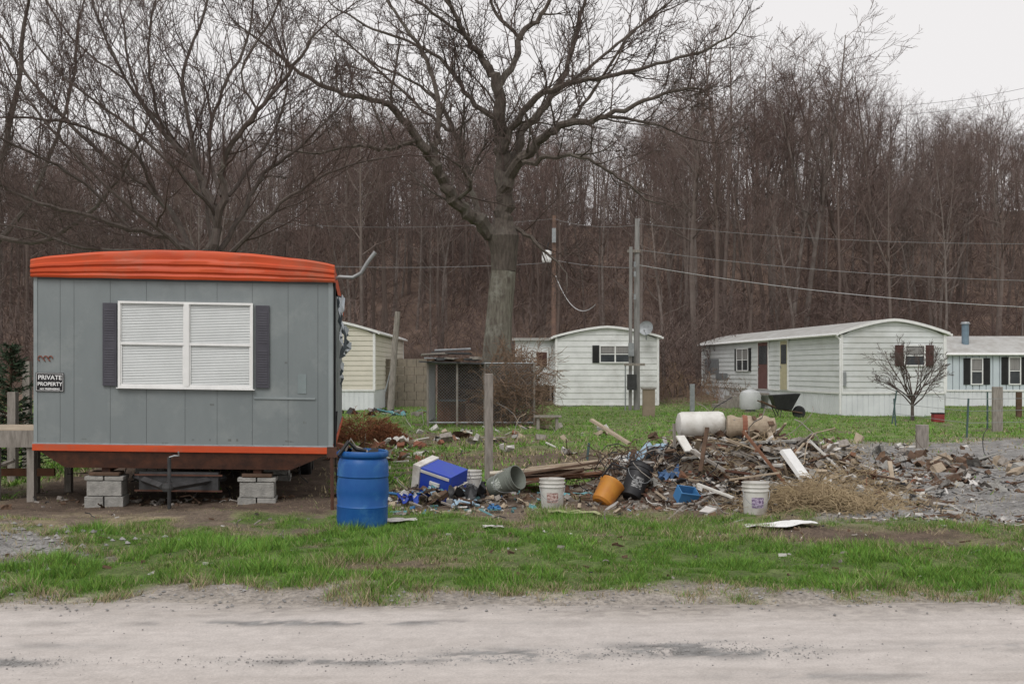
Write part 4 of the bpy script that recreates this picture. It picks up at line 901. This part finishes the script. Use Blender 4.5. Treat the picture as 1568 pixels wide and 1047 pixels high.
q.box(X(956,46),X(988,46),46.05,46.15,Z(560,46),Z(556,46),woodg);q.tube([(X(958,46),46.1,0),(X(958,46),46.1,Z(560,46))],.03,steel,5);q.obj('meter_and_mast',p_)
p2,x2_,t2=pole('utility_pole',848,330,56,.12,mat('pole_brown',(.19,.12,.09),(.12,.08,.065),4,.9,.3))
q=MB();xx=X(837,55.8);q.tube([(xx,55.8,Z(402,56)),(xx,55.8,Z(399,56)),(xx,55.8,Z(386,56)),(xx,55.8,Z(384,56))],[.2,.24,.24,.1],whiteclean,14);q.box(X(845,56),X(851,56),55.8,55.87,Z(372,56),Z(350,56),steel)
q.tube([(xx,55.8,Z(384,56)),(xx+.1,55.8,Z(372,56))],.03,blackm,5);q.obj('transformer',p2)
q=MB();wm=mat('wire',(.24,.23,.23),(.20,.20,.20));wl=mat('light_wire',(.42,.42,.42),(.36,.36,.36))
def wire(a,b,sag,m=wm,rr=.012):
    a=Vector(a);b=Vector(b);q.tube([tuple(a.lerp(b,t)-Vector((0,0,4*sag*t*(1-t)))) for t in np.linspace(0,1,14)],rr,m,4,False)
P1=lambda px,py,d:(X(px,d),d,Z(py,d))
wire(P1(973,382,46.5),P1(1700,432,40),.3);wire(P1(973,405,46.5),P1(1700,475,42),.35,wl,.014);wire(P1(973,342,46.5),P1(1700,372,40),.3,wm,.009)
wire(P1(848,335,56),P1(973,345,46.5),.2,wm,.009);wire(P1(848,398,56),P1(973,410,46.5),.1,wm,.012);wire(P1(848,402,56),P1(300,395,56),.35,wm,.012);wire(P1(848,335,56),P1(300,330,56),.5,wm,.007)
wire(P1(850,420,56),P1(912,466,52),.9,wl,.022);wire(P1(1300,165,110),P1(1700,100,110),1,wm,.02);wire(P1(1300,178,110),P1(1700,116,110),1,wm,.02)
q.obj('overhead_wires')
q=MB();d=43;q.tube([P1(598,628,d),P1(603,550,d),P1(609,477,d)],[.13,.12,.1],woodg,8);q.tube([P1(604,545,d),P1(590,600,d)],.03,steel,5);q.obj('leaning_wooden_pole')
for px,pt,pb,w_,m in ((1527,592,662,.13,woodg),(1560,600,640,.09,woodd),(1060,588,632,.09,steel),(1412,650,690,.12,woodg)):
    d=D(pb);q=MB();x=X(px,d);q.box(x-w_,x+w_,d-.06,d+.06,-.1,Z(pt,d),m);q.obj('fence_post',bevel=.01)
for px,pt,pb,ln in ((1365,598,650,8),(1372,610,655,-3),(1480,610,672,3),(1512,600,660,0),(898,678,705,4)):
    d=D(pb);q=MB();q.tube([(X(px,d),d,-.1),(X(px+ln,d),d,Z(pt,d))],.025,mat('green_steel_post',(.08,.13,.13),(.06,.09,.09)),5);q.obj('metal_stake')
q=MB();
for z in (.35,.65,.95): q.tube([(X(1365,35),35,z),(X(1480,28.5),28.5,z),(X(1620,29.5),29.5,z)],.006,steel,4)
q.obj('wire_fence')
d=D(631);x=X(1152,d);q=MB();T=Matrix.Translation((x,d+.4,.05));q.lathe([(.2,-.05),(.2,.03),(.38,.05),(.42,.16),(.42,.6),(.36,.74),(.2,.82),(.12,.83),(.12,.92),(.001,.93)],mat('tank_grey',(.55,.56,.56),(.45,.46,.46),4,.5),T,24);q.obj('propane_tank',smooth=True)
d=D(641);x=X(1200,d);root=empty('black_wheelbarrow',(x,d,0));q=MB()
V=[(-.30,-.25,.34),(.22,-.22,.30),(.22,.22,.30),(-.30,.25,.34),(-.46,-.36,.80),(.50,-.33,.86),(.50,.33,.86),(-.46,.36,.80)];q.add(V,[(0,3,2,1),(0,1,5,4),(1,2,6,5),(2,3,7,6),(3,0,4,7)],blackm,Matrix.Translation((x,d,0)));q.obj('tray',root,solid=.02)
q=MB()
for s in (-1,1): q.tube([(x+.62,d+.06*s,.2),(x-.2,d+.22*s,.34),(x-.85,d+.27*s,.62)],.025,woodd,6);q.tube([(x-.12,d+.22*s,.34),(x-.18,d+.22*s,.02),(x-.36,d+.22*s,.40)],.02,dksteel,5)
q.obj('handles_and_legs',root);q=MB();q.lathe([(.08,-.05),(.19,-.06),(.23,0),(.19,.06),(.08,.05)],blackm,Matrix.Translation((x+.52,d,.22))@Matrix.Rotation(math.pi/2,4,'X'),18);q.obj('wheel',root)
d=D(647);q=MB();q.cbox((X(1436,d),d,.15),(.33,.28,.26),mat('red_plastic',(.26,.045,.045)));q.cbox((X(1436,d),d,.30),(.36,.31,.04),blackm);q.obj('red_crate',bevel=.01)
q=MB();d=D(640);q.box(X(985,d),X(1003,d),d,d+.3,0,1.0,mat('tan_box',(.3,.24,.18)));q.box(X(983,d),X(1005,d),d-.03,d+.33,1.0,1.05,woodg);q.obj('wooden_cabinet')
q=MB();d=31;q.box(X(818,d),X(860,d),d,d+.4,.38,.43,woodg)
for px in (824,853): q.box(X(px,d)-.04,X(px,d)+.04,d+.05,d+.35,0,.38,woodg)
q.obj('low_wooden_bench')
# ------------------------------------------------------------ light, world, camera
wd=bpy.data.worlds.new('World');S.world=wd;wd.use_nodes=True;nt=wd.node_tree;N=nt.nodes;Lk=nt.links;bg=N['Background']
sk=N.new('ShaderNodeTexSky');sk.sky_type='NISHITA';sk.sun_disc=False;sk.sun_elevation=math.radians(52);sk.sun_rotation=math.radians(200);sk.dust_density=4
hs=N.new('ShaderNodeHueSaturation');hs.inputs['Saturation'].default_value=.12;Lk.new(sk.outputs[0],hs.inputs['Color'])
mx=N.new('ShaderNodeMix');mx.data_type='RGBA';mx.inputs[0].default_value=.88;Lk.new(hs.outputs[0],mx.inputs[6]);mx.inputs[7].default_value=(8.6,8.4,8.4,1)
Lk.new(mx.outputs[2],bg.inputs[0]);bg.inputs[1].default_value=.109
sl=bpy.data.lights.new('sun','SUN');sl.energy=1.45;sl.angle=math.radians(30);sl.color=(1,.98,.955);so=bpy.data.objects.new('sun',sl);S.collection.objects.link(so)
el,az=math.radians(52),math.radians(200);dv=Vector((math.sin(az)*math.cos(el),math.cos(az)*math.cos(el),math.sin(el)));so.rotation_euler=dv.to_track_quat('Z','Y').to_euler();so.location=(0,-10,30)
cm=bpy.data.cameras.new('camera');cm.lens=40;cm.sensor_width=36;cm.shift_y=41.5/1568;cm.clip_end=3000;co=bpy.data.objects.new('camera',cm);S.collection.objects.link(co);co.location=(0,0,H);co.rotation_euler=(math.pi/2,0,0);S.camera=co
S.view_settings.view_transform='Standard';S.view_settings.look='None';S.view_settings.exposure=0
print('forest',cnt)
